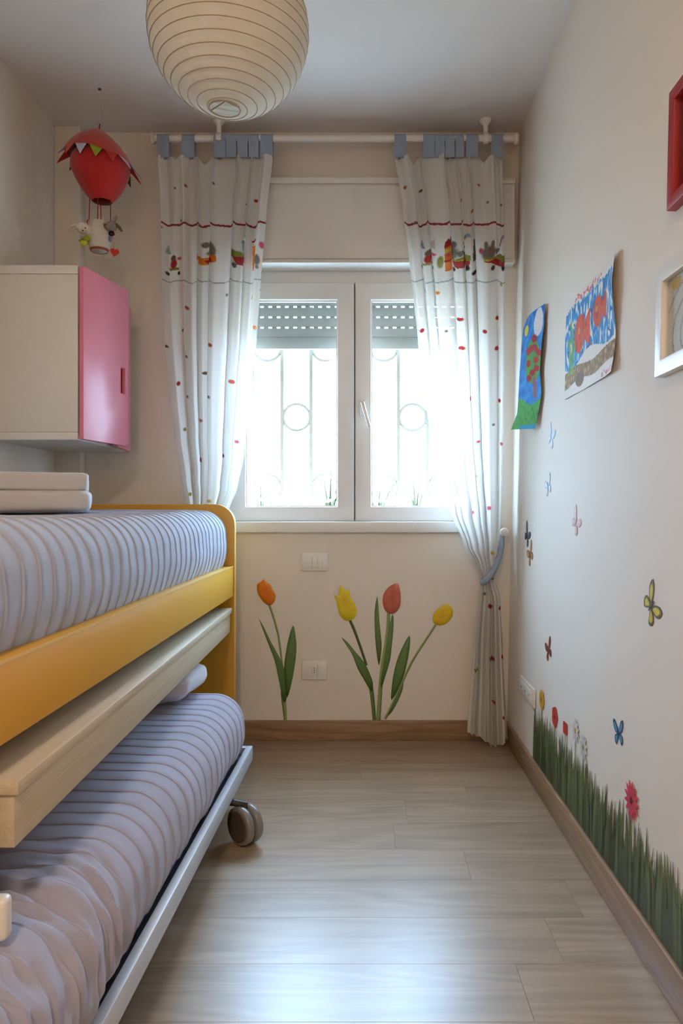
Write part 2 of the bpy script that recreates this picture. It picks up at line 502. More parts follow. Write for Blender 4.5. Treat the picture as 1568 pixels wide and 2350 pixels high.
gr = empty('window_grille', (-0.033, 3.58, WZ0), 'thin wrought iron window grille of bars and rings', 'window grille')
sgr = F / 3.58
bxs = [(581 + 66.7 * k - CX) / sgr for k in range(-1, 9)]
b0 = None
for x in bxs:
    if not WX0 + 0.005 < x < WX1 - 0.005: continue
    if b0 is None:
        b0 = G().box((x - 0.008, 3.572, WZ0), (x + 0.008, 3.588, WZ1)).build('bar', M['iron'], gr)
    else:
        twin(b0, (x, 3.58, WZ0), gr)
rg = G().tube([(0.0635 * math.cos(2*PI*q/36), 0, 0.0635 * math.sin(2*PI*q/36)) for q in range(36)], 0.008, 6, closed=True)
r0 = None
for (pc, pz) in [(681, 958), (947, 958), (814, 958), (614, 1120), (747, 1120), (881, 1120), (1014, 1120), (747, 798), (881, 798), (614, 798), (1014, 798), (681, 640), (947, 640)]:
    p = Vector(((pc - CX) / sgr, 3.58, CAMZ + (CY - pz) / sgr))
    if not (WX0 + 0.06 < p.x < WX1 - 0.06): continue
    if r0 is None:
        r0 = rg.build('ring', M['iron'], gr, smooth=True, origin=(0, 0, 0))
        r0.location = p - WL[gr]
    else:
        twin(r0, p, gr)

g = G().box((-14, D + 0.25, -0.5), (14, 30, -0.35))  # unseen ground, added to block sky from below and bounce warm light
tag(g.build('added_ground_plane', M['bounce_ground']), kind='structure', label='added unseen ground plane bouncing warm light in at the window')
g = G().box((-1.2, D + 0.24, 0.70), (1.1, D + 0.80, 0.90))
tag(g.build('outside_ledge', M['plaster']), kind='structure', label='ledge outside the window')
def leafy(px, py_top, d, n, spread, name_label, arch=0.5, seed=1, wd=0.007):
    rnd = random.Random(seed)
    b = Vector(((px - CX) / F * d, d, 0.90))
    top = CAMZ + (CY - py_top) / F * d
    e = empty('garden_plant', b, name_label, 'plant', 'plants outside the window')
    for k in range(n):
        a = rnd.uniform(0, 2*PI); L = (top - 0.90) * rnd.uniform(0.6, 1.05); s = spread * rnd.uniform(0.3, 1)
        side = Vector((math.cos(a + PI/2), math.sin(a + PI/2) * 0.3, 0.1)).normalized()
        gg = G(); vv = []; ff = []
        for i in range(6):
            t = i / 5
            c = b + Vector((math.cos(a) * s * t ** 1.6, math.sin(a) * s * 0.5 * t ** 1.6, L * (t - arch * 0.35 * t * t)))
            ww = wd * (1 - t) ** 0.7 * (0.5 + 0.8 * math.sin(PI * min(1, t + 0.25))) + 0.0008
            vv += [c - side * ww, c + side * ww]
            if i: ff.append((2*i-2, 2*i-1, 2*i+1, 2*i))
        n_ = len(vv)
        vv += [Vector(p) + Vector((0, 0.0012, 0.0006)) for p in vv]
        ff += [tuple(q + n_ for q in reversed(fc)) for fc in ff]
        gg.add(vv, ff).build('leaf_blade', M['leaf'], e, smooth=True)
leafy(757, 1025, 3.78, 9, 0.16, 'arching pale green plant behind the left window pane', seed=3)
leafy(868, 1050, 3.80, 8, 0.16, 'arching pale green plant just right of the middle window stile', seed=4)
leafy(955, 1010, 3.85, 7, 0.10, 'tall thin green plant behind the right window pane', seed=9, wd=0.006)
leafy(600, 1060, 3.85, 5, 0.08, 'small pale plant at the lower left corner of the window', seed=12, wd=0.006)

# ------------------------------------------------------------------ added warm fill lamp with a ceiling fixture, unseen behind the viewer
lamp = empty('added_fill_lamp', (-0.25, -0.85, H - 0.09), 'added round fill lamp out of view behind the viewer', 'fill lamp')
G().lathe([(0.17, 0.0), (0.18, 0.03), (0.18, 0.089)], (-0.25, -0.85, H - 0.09), 32, caps=False).build('fill_lamp_rim', M['fixture'], lamp, smooth=True)
ll = bpy.data.lights.new('fill_light', 'AREA'); ll.shape = 'DISK'; ll.size = 0.32; ll.energy = 33; ll.color = (1.0, 0.80, 0.61)
lo = bpy.data.objects.new('fill_light', ll); lo.parent = lamp; lo.location = (0, 0, 0.005); COL.objects.link(lo)

# ------------------------------------------------------------------ bed
XB = -0.52            # front of the bed
YP0, YP1 = 3.05, 3.082  # far end panel
YN = 0.62             # near end panel (outside the picture)
bed = empty('bed', (-0.92, 1.85, 0), 'mustard yellow bed frame with rounded end panel beside the window wall', 'bed')
def endpanel(y0, y1):
    top, r = 1.034, 0.08
    out = [(-1.318, 0), (XB, 0)]
    for q in range(9):
        a = PI / 2 * q / 8
        out.append((XB - r + r * math.cos(a), top - r + r * math.sin(a)))
    out.append((-1.318, top))
    p = G().slab([(x, y0, z) for x, z in out], (0, y1 - y0, 0)).build('end_panel', M['yellow'], bed)
    # pale edge band along the front and rounded corner
    eb = G()
    path = out[1:-1] + [(-1.318, top)]
    vv = []; ff = []
    for i, (x, z) in enumerate(path):
        a = path[max(i-1, 0)]; b = path[min(i+1, len(path)-1)]
        tx, tz = b[0]-a[0], b[1]-a[1]; L = math.hypot(tx, tz); nx, nz = tz / L, -tx / L
        vv += [(x, y0, z), (x + nx * 0.0012, y0 + 0.001, z + nz * 0.0012), (x + nx * 0.0012, y1 - 0.001, z + nz * 0.0012), (x, y1, z)]
        if i:
            for q in range(3): ff.append((4*i-4+q, 4*i-3+q, 4*i+1+q, 4*i+q))
    eb.add(vv, ff).build('edge_band', M['yedge'], p, smooth=True)
endpanel(YP0, YP1)
endpanel(YN - 0.032, YN)
rail = G().box((XB - 0.045, YN, 0.661), (XB - 0.004, YP0, 0.783)).build('side_rail', M['yellow'], bed, bevel=0.003)
G().box((XB - 0.006, YN, 0.7795), (XB - 0.0032, YP0, 0.7838)).build('edge_band', M['yedge'], rail)
G().box((-1.318, YN, 0.661), (-1.285, YP0, 0.90)).build('wall_rail', M['yellow'], bed, bevel=0.003)
G().box((-1.285, YN, 0.70), (XB - 0.045, YP0, 0.72)).build('mattress_board', M['birch'], bed)

# ---- bedspreads
def spread(name, mat, tilt, x_front, x_back, ztop, zbot, y0, y1, radius, ridge0, pitch, bulge, label, rot=0.0, pivot=None, messy=None, hem=0.0, rend=0.10, rh=0.0033, seed=0.0):
    # cross-section, from the hem at the front, up, over the rounded edge and across the top
    path = []
    hz = ztop - radius - zbot
    for i in range(14):
        t = i / 14
        path.append((x_front - 0.02 * (1 - t) ** 2 + bulge * math.sin(PI * t), zbot + hz * t))
    for i in range(15):
        a = PI / 2 * i / 14
        path.append((x_front - radius + radius * math.cos(a), ztop - radius + radius * math.sin(a)))
    nt_ = 26
    for i in range(1, nt_ + 1):
        path.append((x_front - radius + (x_back - x_front + radius) * i / nt_, ztop))
    m = len(path); nrm = []
    for i in range(m):
        a = path[max(i-1, 0)]; b = path[min(i+1, m-1)]
        tx, tz = b[0]-a[0], b[1]-a[1]; L = math.hypot(tx, tz); nrm.append((tz / L, -tx / L))
        if nrm[-1][0] < 0 and nrm[-1][1] < 0: nrm[-1] = (-nrm[-1][0], -nrm[-1][1])
    nrm = [(abs(a), abs(b)) for a, b in nrm]
    # stations along the length, denser at each stitched ridge
    st = []
    k = -3
    while ridge0 + k * pitch < y1 + pitch:
        c = ridge0 + k * pitch
        for o_ in (-0.0045, -0.0024, -0.0010, 0.0003, 0.0015, 0.0028, 0.0055, 0.009):
            st.append((c + o_, k))
        for o_ in (0.2, 0.35, 0.5, 0.65, 0.8):
            st.append((c + pitch * o_, k))
        k += 1
    st = [s for s in st if y0 <= s[0] <= y1] + [(y1, 999)]
    for e_ in (0.004, 0.012, 0.022, 0.035, 0.05, 0.07): st.append((y1 - e_, 999))
    st = sorted(st)
    V = []; Fc = []
    for (y, k) in st:
        e = y1 - y
        ins = (rend - math.sqrt(max(0, rend * rend - (rend - e) ** 2))) if e < rend else 0.0
        hh = 0.0
        if k != 999:
            dd = (y - ridge0 + pitch * 0.5) % pitch - pitch * 0.5
            hh = rh * math.exp(-(dd / 0.0016) ** 2) - 0.0016 * math.exp(-((dd - 0.0055) / 0.004) ** 2)
        for i, (x, z) in enumerate(path):
            nx, nz = nrm[i]
            s_ = i / m
            w1 = noise.noise(Vector((x * 5 + seed, y * 6, z * 5)))
            w2 = noise.noise(Vector((x * 16, y * 22 + seed, z * 16)))
            dsp = hh + 0.004 * w1 + 0.0016 * w2
            yy = y + 0.006 * noise.noise(Vector((s_ * 5, y * 9 + seed, 3.1))) * (1 if e > rend else 0.3)
            if messy:
                ms = max(0.0, min(1.0, (messy - y) / 0.22))
                if ms > 0:
                    q = Vector((x * 4.0, (y + 0.35 * (x - x_front)) * 26, z * 5))
                    q2 = Vector((x * 8.0 + 4, (y - 0.5 * (x - x_front)) * 16, z * 9))
                    dsp += ms * (0.022 * (0.5 - abs(noise.noise(q))) + 0.020 * (0.4 - abs(noise.noise(q2))) + 0.008 * noise.noise(q * 2.3))
                    yy += ms * 0.02 * noise.noise(Vector((x * 3, y * 7, z * 4 + 9)))
            front = max(0.0, min(1.0, (x - (x_front - radius)) / radius))
            if e < rend:
                z2 = z - ins * min(1.0, nz + 0.0) * (1.0)
                x2 = x - ins * front * 0.9
            else:
                z2, x2 = z, x
            if i < 6:
                z2 += hem * (1 - i / 6) * (noise.noise(Vector((y * 7, seed, 0.5))) + 0.5 * noise.noise(Vector((y * 19, seed, 1.5))))
            tt = max(0.0, min(1.0, (y - 1.8) / 1.1)); z2 += tilt * tt * tt * (3 - 2 * tt) * (i / m if i < 14 else 1.0)
            V.append((x2 + nx * dsp, yy, z2 + nz * dsp))
    n = len(st)
    for a in range(n - 1):
        for i in range(m - 1):
            Fc.append((a*m+i, (a+1)*m+i, (a+1)*m+i+1, a*m+i+1))
    # end face, falling to the hem
    b0_ = len(V)
    for i in range(m):
        x, y, z = V[(n-1)*m + i]
        V.append((x - 0.004, y + 0.002, min(z, zbot + 0.01)))
    for i in range(m - 1):
        Fc.append(((n-1)*m+i, b0_+i, b0_+i+1, (n-1)*m+i+1))
    if rot:
        c, s = math.cos(rot), math.sin(rot)
        V = [((x - pivot[0]) * c - (y - pivot[1]) * s + pivot[0], (x - pivot[0]) * s + (y - pivot[1]) * c + pivot[1], z) for x, y, z in V]
    o = G().add(V, Fc).build(name, mat, smooth=True)
    return tag(o, label, 'bedspread')

mt = tag(G().box((-1.283, YN + 0.01, 0.7205), (XB - 0.065, YP0 - 0.012, 0.965)).build('mattress', M['linen'], bevel=0.05, seg=4),
    'mattress of the upper bed under the ribbed cover', 'mattress')
spread('bedspread', M['cover'], 0.018, XB - 0.024, -1.28, 0.991, 0.772, 0.70, YP0 - 0.012, 0.095, 1.0755, 0.0615, 0.006,
       'pale blue-grey ribbed bedspread on the upper yellow bed', hem=0.012, rend=0.06, seed=2.0)

# ---- folded blanket on the upper bed
fb = empty('folded_blanket', (-1.02, 2.22, 0.996), 'folded white-grey blanket lying on the upper bed', 'blanket')
def softslab(x0, x1, y0, y1, z0, z1, nx=40, ny=14, nz=10, pw=4.0, amp=0.004, seed=0.0, waffle=0.0):
    """pillowy superellipsoid slab"""
    V = []; Fc = []
    cx, cy, cz = (x0+x1)/2, (y0+y1)/2, (z0+z1)/2
    rx, ry, rz = (x1-x0)/2, (y1-y0)/2, (z1-z0)/2
    A, B = 64, 40
    sg_ = lambda v_, e: math.copysign(abs(v_) ** e, v_)
    for i in range(B + 1):
        ph = -PI/2 + PI * i / B
        for j in range(A):
            th = 2 * PI * j / A
            e1, e2 = 2 / pw, 2 / pw
            x = rx * sg_(math.cos(ph), e1 * 0.8) * sg_(math.cos(th), e2 * 0.4)
            y = ry * sg_(math.cos(ph), e1 * 0.8) * sg_(math.sin(th), e2 * 0.4)
            z = rz * sg_(math.sin(ph), e1)
            p = Vector((cx + x, cy + y, cz + z))
            dz = amp * noise.noise(p * 14 + Vector((seed, 0, 0))) + amp * 0.5 * noise.noise(p * 40)
            if waffle: dz += waffle * math.sin(p.x * 420) * math.sin(p.z * 420 + p.y * 420)
            dr = Vector((x / rx, y / ry, z / rz)); dr.normalize()
            V.append(p + dr * dz)
    for i in range(B):
        for j in range(A):
            j2 = (j + 1) % A
            Fc.append((i*A+j, i*A+j2, (i+1)*A+j2, (i+1)*A+j))
    return G().add(V, Fc)
def turned(g, ang, px_, py_):
    c, s_ = math.cos(ang), math.sin(ang)
    g.v = [((x - px_) * c - (y - py_) * s_ + px_, (x - px_) * s_ + (y - py_) * c + py_, z) for x, y, z in g.v]
    return g
turned(softslab(-1.20, -0.745, 2.06, 2.40, 0.999, 1.067, pw=5, amp=0.005, waffle=0.0006), R(20), -0.745, 2.06).build('lower_fold', M['linen'], fb, smooth=True)
turned(softslab(-1.20, -0.752, 2.072, 2.40, 1.058, 1.112, pw=8, amp=0.004, seed=4), R(20), -0.745, 2.06).build('upper_fold', M['linen'], fb, smooth=True)

# ---- pull-out shelf under the bed
dk = empty('pull_out_shelf', (-0.68, 2.05, 0), 'pale birch pull-out shelf with apron between the two beds', 'shelf')
FX = lambda y: -0.5256 + (3.03 - y) / (3.03 - 1.071) * (0.5256 - 0.492)
y0, y1 = 1.071, 3.03
G().hexa([(FX(y0)-0.40, y0, 0.5955), (FX(y0), y0, 0.5955), (FX(y1), y1, 0.5955), (FX(y1)-0.40, y1, 0.5955)],
         [(FX(y0)-0.40, y0, 0.6155), (FX(y0), y0, 0.6155), (FX(y1), y1, 0.6155), (FX(y1)-0.40, y1, 0.6155)]).build('shelf_board', M['birch'], dk, bevel=0.002)
G().hexa([(FX(y0)-0.034, y0+0.006, 0.518), (FX(y0)-0.008, y0+0.006, 0.518), (FX(y1)-0.008, y1, 0.518), (FX(y1)-0.034, y1, 0.518)],
         [(FX(y0)-0.034, y0+0.006, 0.5955), (FX(y0)-0.008, y0+0.006, 0.5955), (FX(y1)-0.008, y1, 0.5955), (FX(y1)-0.034, y1, 0.5955)]).build('apron', M['birch'], dk, bevel=0.0015)
G().box((-1.27, 1.02, 0.413), (-0.486, 1.045, 0.4725)).build('end_stretcher', M['cab'], dk, bevel=0.008, seg=3)
G().box((-1.27, 1.046, 0.0), (-1.24, 1.10, 0.595)).build('leg', M['birch'], dk)
G().box((-1.27, 2.90, 0.0), (-1.24, 2.95, 0.595)).build('leg', M['birch'], dk)
G().box((-1.27, 1.075, 0.535), (-0.88, 1.10, 0.5955)).build('bearer', M['birch'], dk)
G().box((-1.27, 2.90, 0.535), (-0.90, 2.925, 0.5955)).build('bearer', M['birch'], dk)

# ---- trundle bed
TR = math.atan2(0.0305, 1.432)       # it stands slightly askew
piv = (-0.38, 2.62)
def tr(x, y, z):
    """trundle coordinates: x from the front edge (negative inwards), y from the far end (negative towards the viewer)"""
    c, s = math.cos(-TR), math.sin(-TR)
    return (piv[0] + x * c - y * s, piv[1] + x * s + y * c, z)
TLEN = 1.98
tb = empty('trundle_bed', tr(-0.4, -TLEN/2, 0), 'low grey steel trundle bed frame on castors pulled out below', 'trundle bed')
def tbox(a, b):
    x0, y0_, z0 = a; x1, y1_, z1 = b
    return G().hexa([tr(x0,y0_,z0), tr(x1,y0_,z0), tr(x1,y1_,z0), tr(x0,y1_,z0)], [tr(x0,y0_,z1), tr(x1,y0_,z1), tr(x1,y1_,z1), tr(x0,y1_,z1)])
tbox((-0.022, -TLEN, 0.140), (0, -0.012, 0.190)).build('side_rail', M['frame'], tb, bevel=0.003)
tbox((-0.80, -TLEN, 0.140), (-0.778, -0.012, 0.190)).build('side_rail', M['frame'], tb, bevel=0.003)
tbox((-0.778, -0.035, 0.140), (-0.022, -0.012, 0.190)).build('end_rail', M['frame'], tb, bevel=0.003)
tbox((-0.778, -TLEN, 0.140), (-0.022, -TLEN + 0.022, 0.190)).build('end_rail', M['frame'], tb, bevel=0.003)
tbox((-0.778, -TLEN + 0.022, 0.150), (-0.022, -0.035, 0.165)).build('base_board', M['black'], tb)
def castor(px_, py_, ang):
    c = Vector(tr(px_, py_, 0)); c.z = 0.058
    ax = Vector((math.cos(ang), math.sin(ang), 0))
    Mx = rot_to(ax)
    e = None
    fk = G()
    top = Vector(tr(min(px_, -0.035), py_ + 0.0, 0.140))
    fk.tube([(top.x, top.y, 0.149), (top.x, top.y, 0.125)], 0.014, 12)
    fk.tube([(top.x, top.y, 0.128), (c.x, c.y, 0.118), (c.x, c.y, 0.06)], [0.012, 0.011, 0.008], 10)
    fork = fk.build('castor', M['black'], tb, smooth=True, angle=60)
    for s in (-1, 1):
        cc = c + ax * (0.0165 * s)
        G().lathe([(0.030, -0.012), (0.050, -0.013), (0.056, -0.009), (0.058, 0.0), (0.056, 0.009), (0.050, 0.013), (0.030, 0.012)], cc, 36, Mx).build('wheel', M['wheelgrey'], fork, smooth=True, angle=50)
        G().lathe([(0.0, s*0.0155), (0.036, s*0.0155), (0.045, s*0.0150), (0.047, s*0.011)], cc, 32, Mx, caps=False).build('hub_cap', M['wheeldark'], fork, smooth=True)
castor(0.034, -0.353, R(46))
castor(-0.12, -1.72, R(20)); castor(-0.70, -0.353, R(46)); castor(-0.70, -1.72, R(20))
tm = tag(tbox((-0.772, -TLEN + 0.03, 0.167), (-0.028, -0.04, 0.335)).build('mattress', M['blue'], bevel=0.04, seg=4),
    'royal blue mattress showing under the edge of the lower cover', 'mattress')
spread('bedspread', M['cover2'], 0.0, piv[0] - 0.012, piv[0] - 0.775, 0.392, 0.193, 0.68, piv[1] - 0.02, 0.10, 0.9, 0.0615, 0.005,
       'lilac-grey ribbed bedspread on the low trundle bed, creased at the near end', rot=-TR, pivot=piv, messy=1.42, hem=0.016, rend=0.09, seed=7.0, rh=0.0028)
pw_ = softslab(-1.12, -0.534, 2.28, 2.60, 0.397, 0.515, pw=2.5, amp=0.014, seed=3).build('pillow', M['pillow'], smooth=True)
tag(pw_, 'pale pillow lying on the trundle bed behind the birch apron', 'pillow')

# ------------------------------------------------------------------ wall cabinet
cb = empty('wall_cabinet', (-1.17, 2.96, 1.262), 'white wall cabinet with two pink doors ajar above the bed', 'cabinet')
CY0, CY1, CZ0, CZ1, CXF = 2.68, 3.228, 1.262, 1.887, -1.018
def cside(y0, y1, nm='side_panel'):
    G().box((XL + 0.001, y0, CZ0 + 0.028), (CXF, y1, CZ1 - 0.032)).build(nm, M['cab'], cb, bevel=0.001)
cside(CY0 + 0.002, CY0 + 0.02); cside(CY1 - 0.02, CY1 - 0.002)
G().box((XL + 0.001, CY0, CZ1 - 0.031), (CXF, CY1, CZ1)).build('top_panel', M['cab'], cb, bevel=0.001)
G().box((XL + 0.001, CY0, CZ0), (CXF, CY1, CZ0 + 0.027)).build('bottom_panel', M['cab'], cb, bevel=0.001)
G().box((XL + 0.001, CY0 + 0.02, CZ0 + 0.027), (XL + 0.012, CY1 - 0.02, CZ1 - 0.032)).build('back_panel', M['cab'], cb)
def door(hinge_y, wdt, ang, sgn, hole):
    """door leaf hinged at hinge_y, running sgn * y, swung out by ang"""
    th = 0.018
    u = Vector((math.sin(ang), sgn * math.cos(ang), 0)); nrm = Vector((math.cos(ang), -sgn * math.sin(ang), 0))
    o = Vector((CXF + 0.004, hinge_y, 0))
    def pt(a, z, b): return o + u * a + nrm * b + Vector((0, 0, z))
    z0, z1 = CZ0 + 0.002, CZ1 - 0.004
    hz0, hz1 = CZ0 + 0.205, CZ0 + 0.305
    ha0, ha1 = wdt - 0.055, wdt - 0.022
    g = G(); V = []
    for b in (0, th):
        V += [pt(0, z0, b), pt(wdt, z0, b), pt(wdt, z1, b), pt(0, z1, b)]
        V += [pt(ha0, hz0, b), pt(ha1, hz0, b), pt(ha1, hz1, b), pt(ha0, hz1, b)]
    Fc = []
    for k in range(4):
        j = (k + 1) % 4
        Fc += [(k, j, 4+j, 4+k), (8+k, 12+k, 12+j, 8+j), (k, 8+k, 8+j, j), (4+k, 4+j, 12+j, 12+k)]
    g.add(V, Fc)
    dr = g.build('door', M['pink'], cb, bevel=0.0015)
    hp = G().box((-1, -1, 0), (1, 1, 0))
    G().slab([pt(ha0, hz0, 0.001), pt(ha1, hz0, 0.001), pt(ha1, hz1, 0.001), pt(ha0, hz1, 0.001)], nrm * 0.002).build('grip_recess', M['reddark'], dr)
door(CY0 + 0.004, 0.300, R(13.5), 1, True)
door(CY1 - 0.002, 0.240, R(5), -1, True)

# ------------------------------------------------------------------ paper lantern
LC = Vector((-0.334, 1.88, 2.209)); LR = 0.2
lan = empty('paper_lantern', (LC.x, LC.y, LC.z - LR), 'large round ribbed rice paper lantern hanging from the ceiling', 'pendant lamp')
tilt = Matrix.Rotation(R(3), 3, 'Y')
NR = 21
a0, a1 = R(13), R(180 - 11)
prof = []
for i in range(NR * 6 + 1):
    t = i / (NR * 6)
    a = a1 + (a0 - a1) * t
    fr = (t * NR) % 1.0
    pin = 0.0022 * (2 * abs(fr - 0.5)) ** 2
    r = LR - pin
    prof.append((r * math.sin(a), r * math.cos(a)))
G().lathe(prof, LC, 72, tilt, caps=False).build('paper_shade', M['lantern'], lan, smooth=True)
pts = []
for i in range(NR * 48 + 1):
    t = i / (NR * 48)
    a = a1 + (a0 - a1) * t
    th = 2 * PI * NR * t + 2.0
    pts.append(LC + tilt @ Vector((LR * 1.0005 * math.sin(a) * math.cos(th), LR * 1.0005 * math.sin(a) * math.sin(th), LR * 1.0005 * math.cos(a))))
G().tube(pts, 0.0011, 5).build('rib_wire', M['wire'], lan, smooth=True)
zb = LR * math.cos(a1); rb = LR * math.sin(a1)
G().tube([LC + tilt @ Vector((rb * math.cos(2*PI*q/32), rb * math.sin(2*PI*q/32), zb)) for q in range(32)], 0.0016, 6, closed=True).build('opening_ring', M['wire'], lan, smooth=True)
G().tube([LC + tilt @ Vector((-rb, 0.01, zb)), LC + tilt @ Vector((0.0, 0.0, zb + 0.02)), LC + tilt @ Vector((rb, -0.012, zb))], 0.0016, 6).build('cross_wire', M['wire'], lan, smooth=True)
G().tube([(LC.x, LC.y, LC.z + 0.05), (LC.x, LC.y, H - 0.04)], 0.003, 8).build('cord', M['rodwhite'], lan)
G().lathe([(0.045, 0.0), (0.05, -0.008), (0.035, -0.035), (0.006, -0.04)], (LC.x, LC.y, H - 0.0005), 24).build('ceiling_rose', M['rodwhite'], lan, smooth=True, angle=50)
G().lathe([(0.0, -0.06), (0.02, -0.055), (0.03, -0.03), (0.026, -0.005), (0.014, 0.02), (0.014, 0.06)], (LC.x, LC.y, LC.z + 0.03), 20).build('bulb', M['fixture'], lan, smooth=True)

# ------------------------------------------------------------------ hot-air balloon mobile
bd = 2.961
def Bp(px, py, dd=0.0): return P(px, py, bd + dd)
bc = Bp(231, 400)
mob = empty('balloon_mobile', Bp(228, 582), 'red cloth hot-air balloon mobile with little animals in its basket', 'mobile')
sB = F / bd
def pxr(n): return n / sB
env = G()
ecx, etop, ebot = Bp(229, 320), Bp(229, 330).z, Bp(234, 462).z
V = []; Fc = []; NA = 48
prof_e = [(24, 335), (44, 345), (58, 358), (64, 372), (65, 388), (60, 405), (52, 422), (42, 440), (31, 454), (24, 461), (22, 463)]
for i, (r_, y_) in enumerate(prof_e):
    zc = Bp(231, y_).z; xc = Bp(228 + (y_ - 330) * 0.05, y_).x
    for q in range(NA):
        a = 2 * PI * q / NA
        lobe = 1 + 0.035 * abs(math.sin(a * 4)) - 0.02
        V.append((xc + pxr(r_) * lobe * math.cos(a), bd + pxr(r_) * lobe * math.sin(a), zc))
for i in range(len(prof_e) - 1):
    for q in range(NA):
        q2 = (q + 1) % NA
        Fc.append((i*NA+q, i*NA+q2, (i+1)*NA+q2, (i+1)*NA+q))
env = G().add(V, Fc).build('envelope', M['red'], mob, smooth=True)
V = []; Fc = []
apex = Bp(228, 299)
def capP(r_, a, dz):
    """point of the lop-sided cap, lower on the right"""
    return apex + Vector((pxr(r_) * math.cos(a), pxr(r_) * math.sin(a), -pxr(dz) * (1 + 0.02 * math.cos(6 * a)) - 0.19 * pxr(r_) * math.cos(a)))
prof_c = [(0.5, 0), (14, 3), (30, 14), (48, 29), (62, 45), (72, 61), (75, 68)]
for i, (r_, dz) in enumerate(prof_c):
    for q in range(NA):
        V.append(capP(r_, 2 * PI * q / NA, dz))
for i in range(len(prof_c) - 1):
    for q in range(NA):
        q2 = (q + 1) % NA
        Fc.append((i*NA+q, i*NA+q2, (i+1)*NA+q2, (i+1)*NA+q))
G().add(V, Fc).build('top_cap', M['redcap'], mob, smooth=True)
SAL, WBL, LGR, RDD, VIO, OLV, PWH = srgb(214, 110, 90), srgb(190, 200, 220), srgb(150, 170, 60), srgb(190, 60, 50), srgb(150, 140, 180), srgb(110, 110, 50), srgb(220, 190, 200)
cols = [SAL, WBL, LGR, RDD, PWH, VIO, RDD, OLV, SAL, VIO, VIO, OLV, RDD, PWH]
for k in range(14):
    a = R(-128 + 25.7 * k)
    aw = 0.19
    A_, B_ = capP(74.5, a - aw, 67), capP(74.5, a + aw, 67)
    ext = 22 * abs(math.cos(a)) ** 2 + 1
    C_ = capP(75 + ext, a, 67 + 25)
    nrm_ = (B_ - A_).cross(C_ - A_).normalized() * 0.0015
    G().slab([A_, B_, C_], nrm_, cols[k]).build('pennant', M['toy'], mob)
G().tube([Bp(228, 300), Bp(229, 284)], 0.0022, 6).build('hanging_loop', M['reddark'], mob)
G().tube([Bp(229, 285), (Bp(229, 285).x, bd, H - 0.004)], 0.0005, 4).build('nylon_thread', M['rodwhite'], mob)
hk = Vector((Bp(229, 285).x, bd, H))
G().lathe([(0.006, 0.0), (0.006, -0.004), (0.002, -0.005)], hk, 10).build('ceiling_hook', M['black'], mob)
for (xa, ya, xb, yb, dd) in [(206, 455, 204, 508, 0.03), (225, 440, 224, 512, -0.035), (231, 462, 232, 512, 0.035), (254, 458, 254, 512, -0.02)]:
    G().tube([Bp(xa, ya, dd), Bp(xb, yb, dd)], 0.0017, 6).build('basket_cord', M['reddark'], mob)
bz0, bz1 = Bp(0, 577).z, Bp(0, 512).z
cxb = Bp(228, 540).x
white = srgb(214, 204, 190)
G().lathe([(0.0, bz0), (pxr(17), bz0), (pxr(23), bz0 + pxr(8)), (pxr(25.5), bz0 + pxr(26)), (pxr(25), bz1), (pxr(22), bz1), (pxr(22), bz0 + pxr(26))], (cxb, bd, 0), 28, caps=False, col=white).build('basket', M['toy'], mob, smooth=True)
G().lathe([(pxr(18.5), bz0 - 0.0005), (pxr(21.5), bz0 + pxr(4.5))], (cxb, bd, 0), 28, caps=False, col=srgb(170, 96, 84)).build('basket_trim', M['toy'], mob, smooth=True)
# white rabbit leaning out on the left
rb_ = G(); wh = srgb(224, 214, 204)
rb_.ell(Bp(190, 523, -0.035), (pxr(15), pxr(13), pxr(13)), mat=Matrix.Rotation(R(25), 3, 'Y'), col=wh)
rb_.tube([Bp(184, 515, -0.035), Bp(172, 516, -0.04), Bp(160, 519, -0.04)], [pxr(3.5), pxr(4), pxr(1.5)], 8, col=wh)
rb_.tube([Bp(182, 519, -0.03), Bp(170, 524, -0.03), Bp(158, 533, -0.03)], [pxr(3), pxr(3.5), pxr(1.5)], 8, col=wh)
rb_.ell(Bp(206, 530, -0.02), (pxr(12), pxr(11), pxr(14)), col=wh)
rb_.build('rabbit_figure', M['toy'], mob, smooth=True)
for (px_, py_, dd, r_, c) in [(190, 529, -0.058, 1.7, srgb(40, 36, 34)), (196, 523, -0.058, 1.5, srgb(40, 36, 34))]:
    G().ell(Bp(px_, py_, dd), (pxr(r_),) * 3, 8, 6, col=c).build('eye', M['toy'], mob, smooth=True)
dr_ = G()
dr_.ell(Bp(199, 548, -0.04), (pxr(9), pxr(8), pxr(7)), col=srgb(160, 168, 50))
dr_.ell(Bp(192, 558, -0.045), (pxr(9), pxr(8), pxr(6.5)), col=srgb(196, 192, 70))
dr_.tube([Bp(200, 548, -0.04), Bp(190, 551, -0.045), Bp(182, 553, -0.045)], [pxr(4), pxr(3.5), pxr(3)], 8, col=srgb(120, 132, 50))
dr_.build('green_dress', M['toy'], mob, smooth=True)
G().tube([Bp(203, 508, 0.02), Bp(213, 516, 0.01), Bp(224, 511, 0.01)], [pxr(5), pxr(10), pxr(5)], 10, col=srgb(190, 48, 30)).build('red_scarf', M['toy'], mob, smooth=True)
G().ell(Bp(214, 527, -0.02), (pxr(8), pxr(7), pxr(6)), col=srgb(190, 120, 90)).build('small_figure', M['toy'], mob, smooth=True)
dg_ = G(); gy = srgb(150, 142, 132)
dg_.ell(Bp(256, 520, -0.03), (pxr(13), pxr(11), pxr(12)), mat=Matrix.Rotation(R(-30), 3, 'Y'), col=gy)
dg_.tube([Bp(260, 512, -0.03), Bp(264, 502, -0.03), Bp(267, 494, -0.03)], [pxr(3), pxr(4), pxr(1.4)], 8, col=gy)
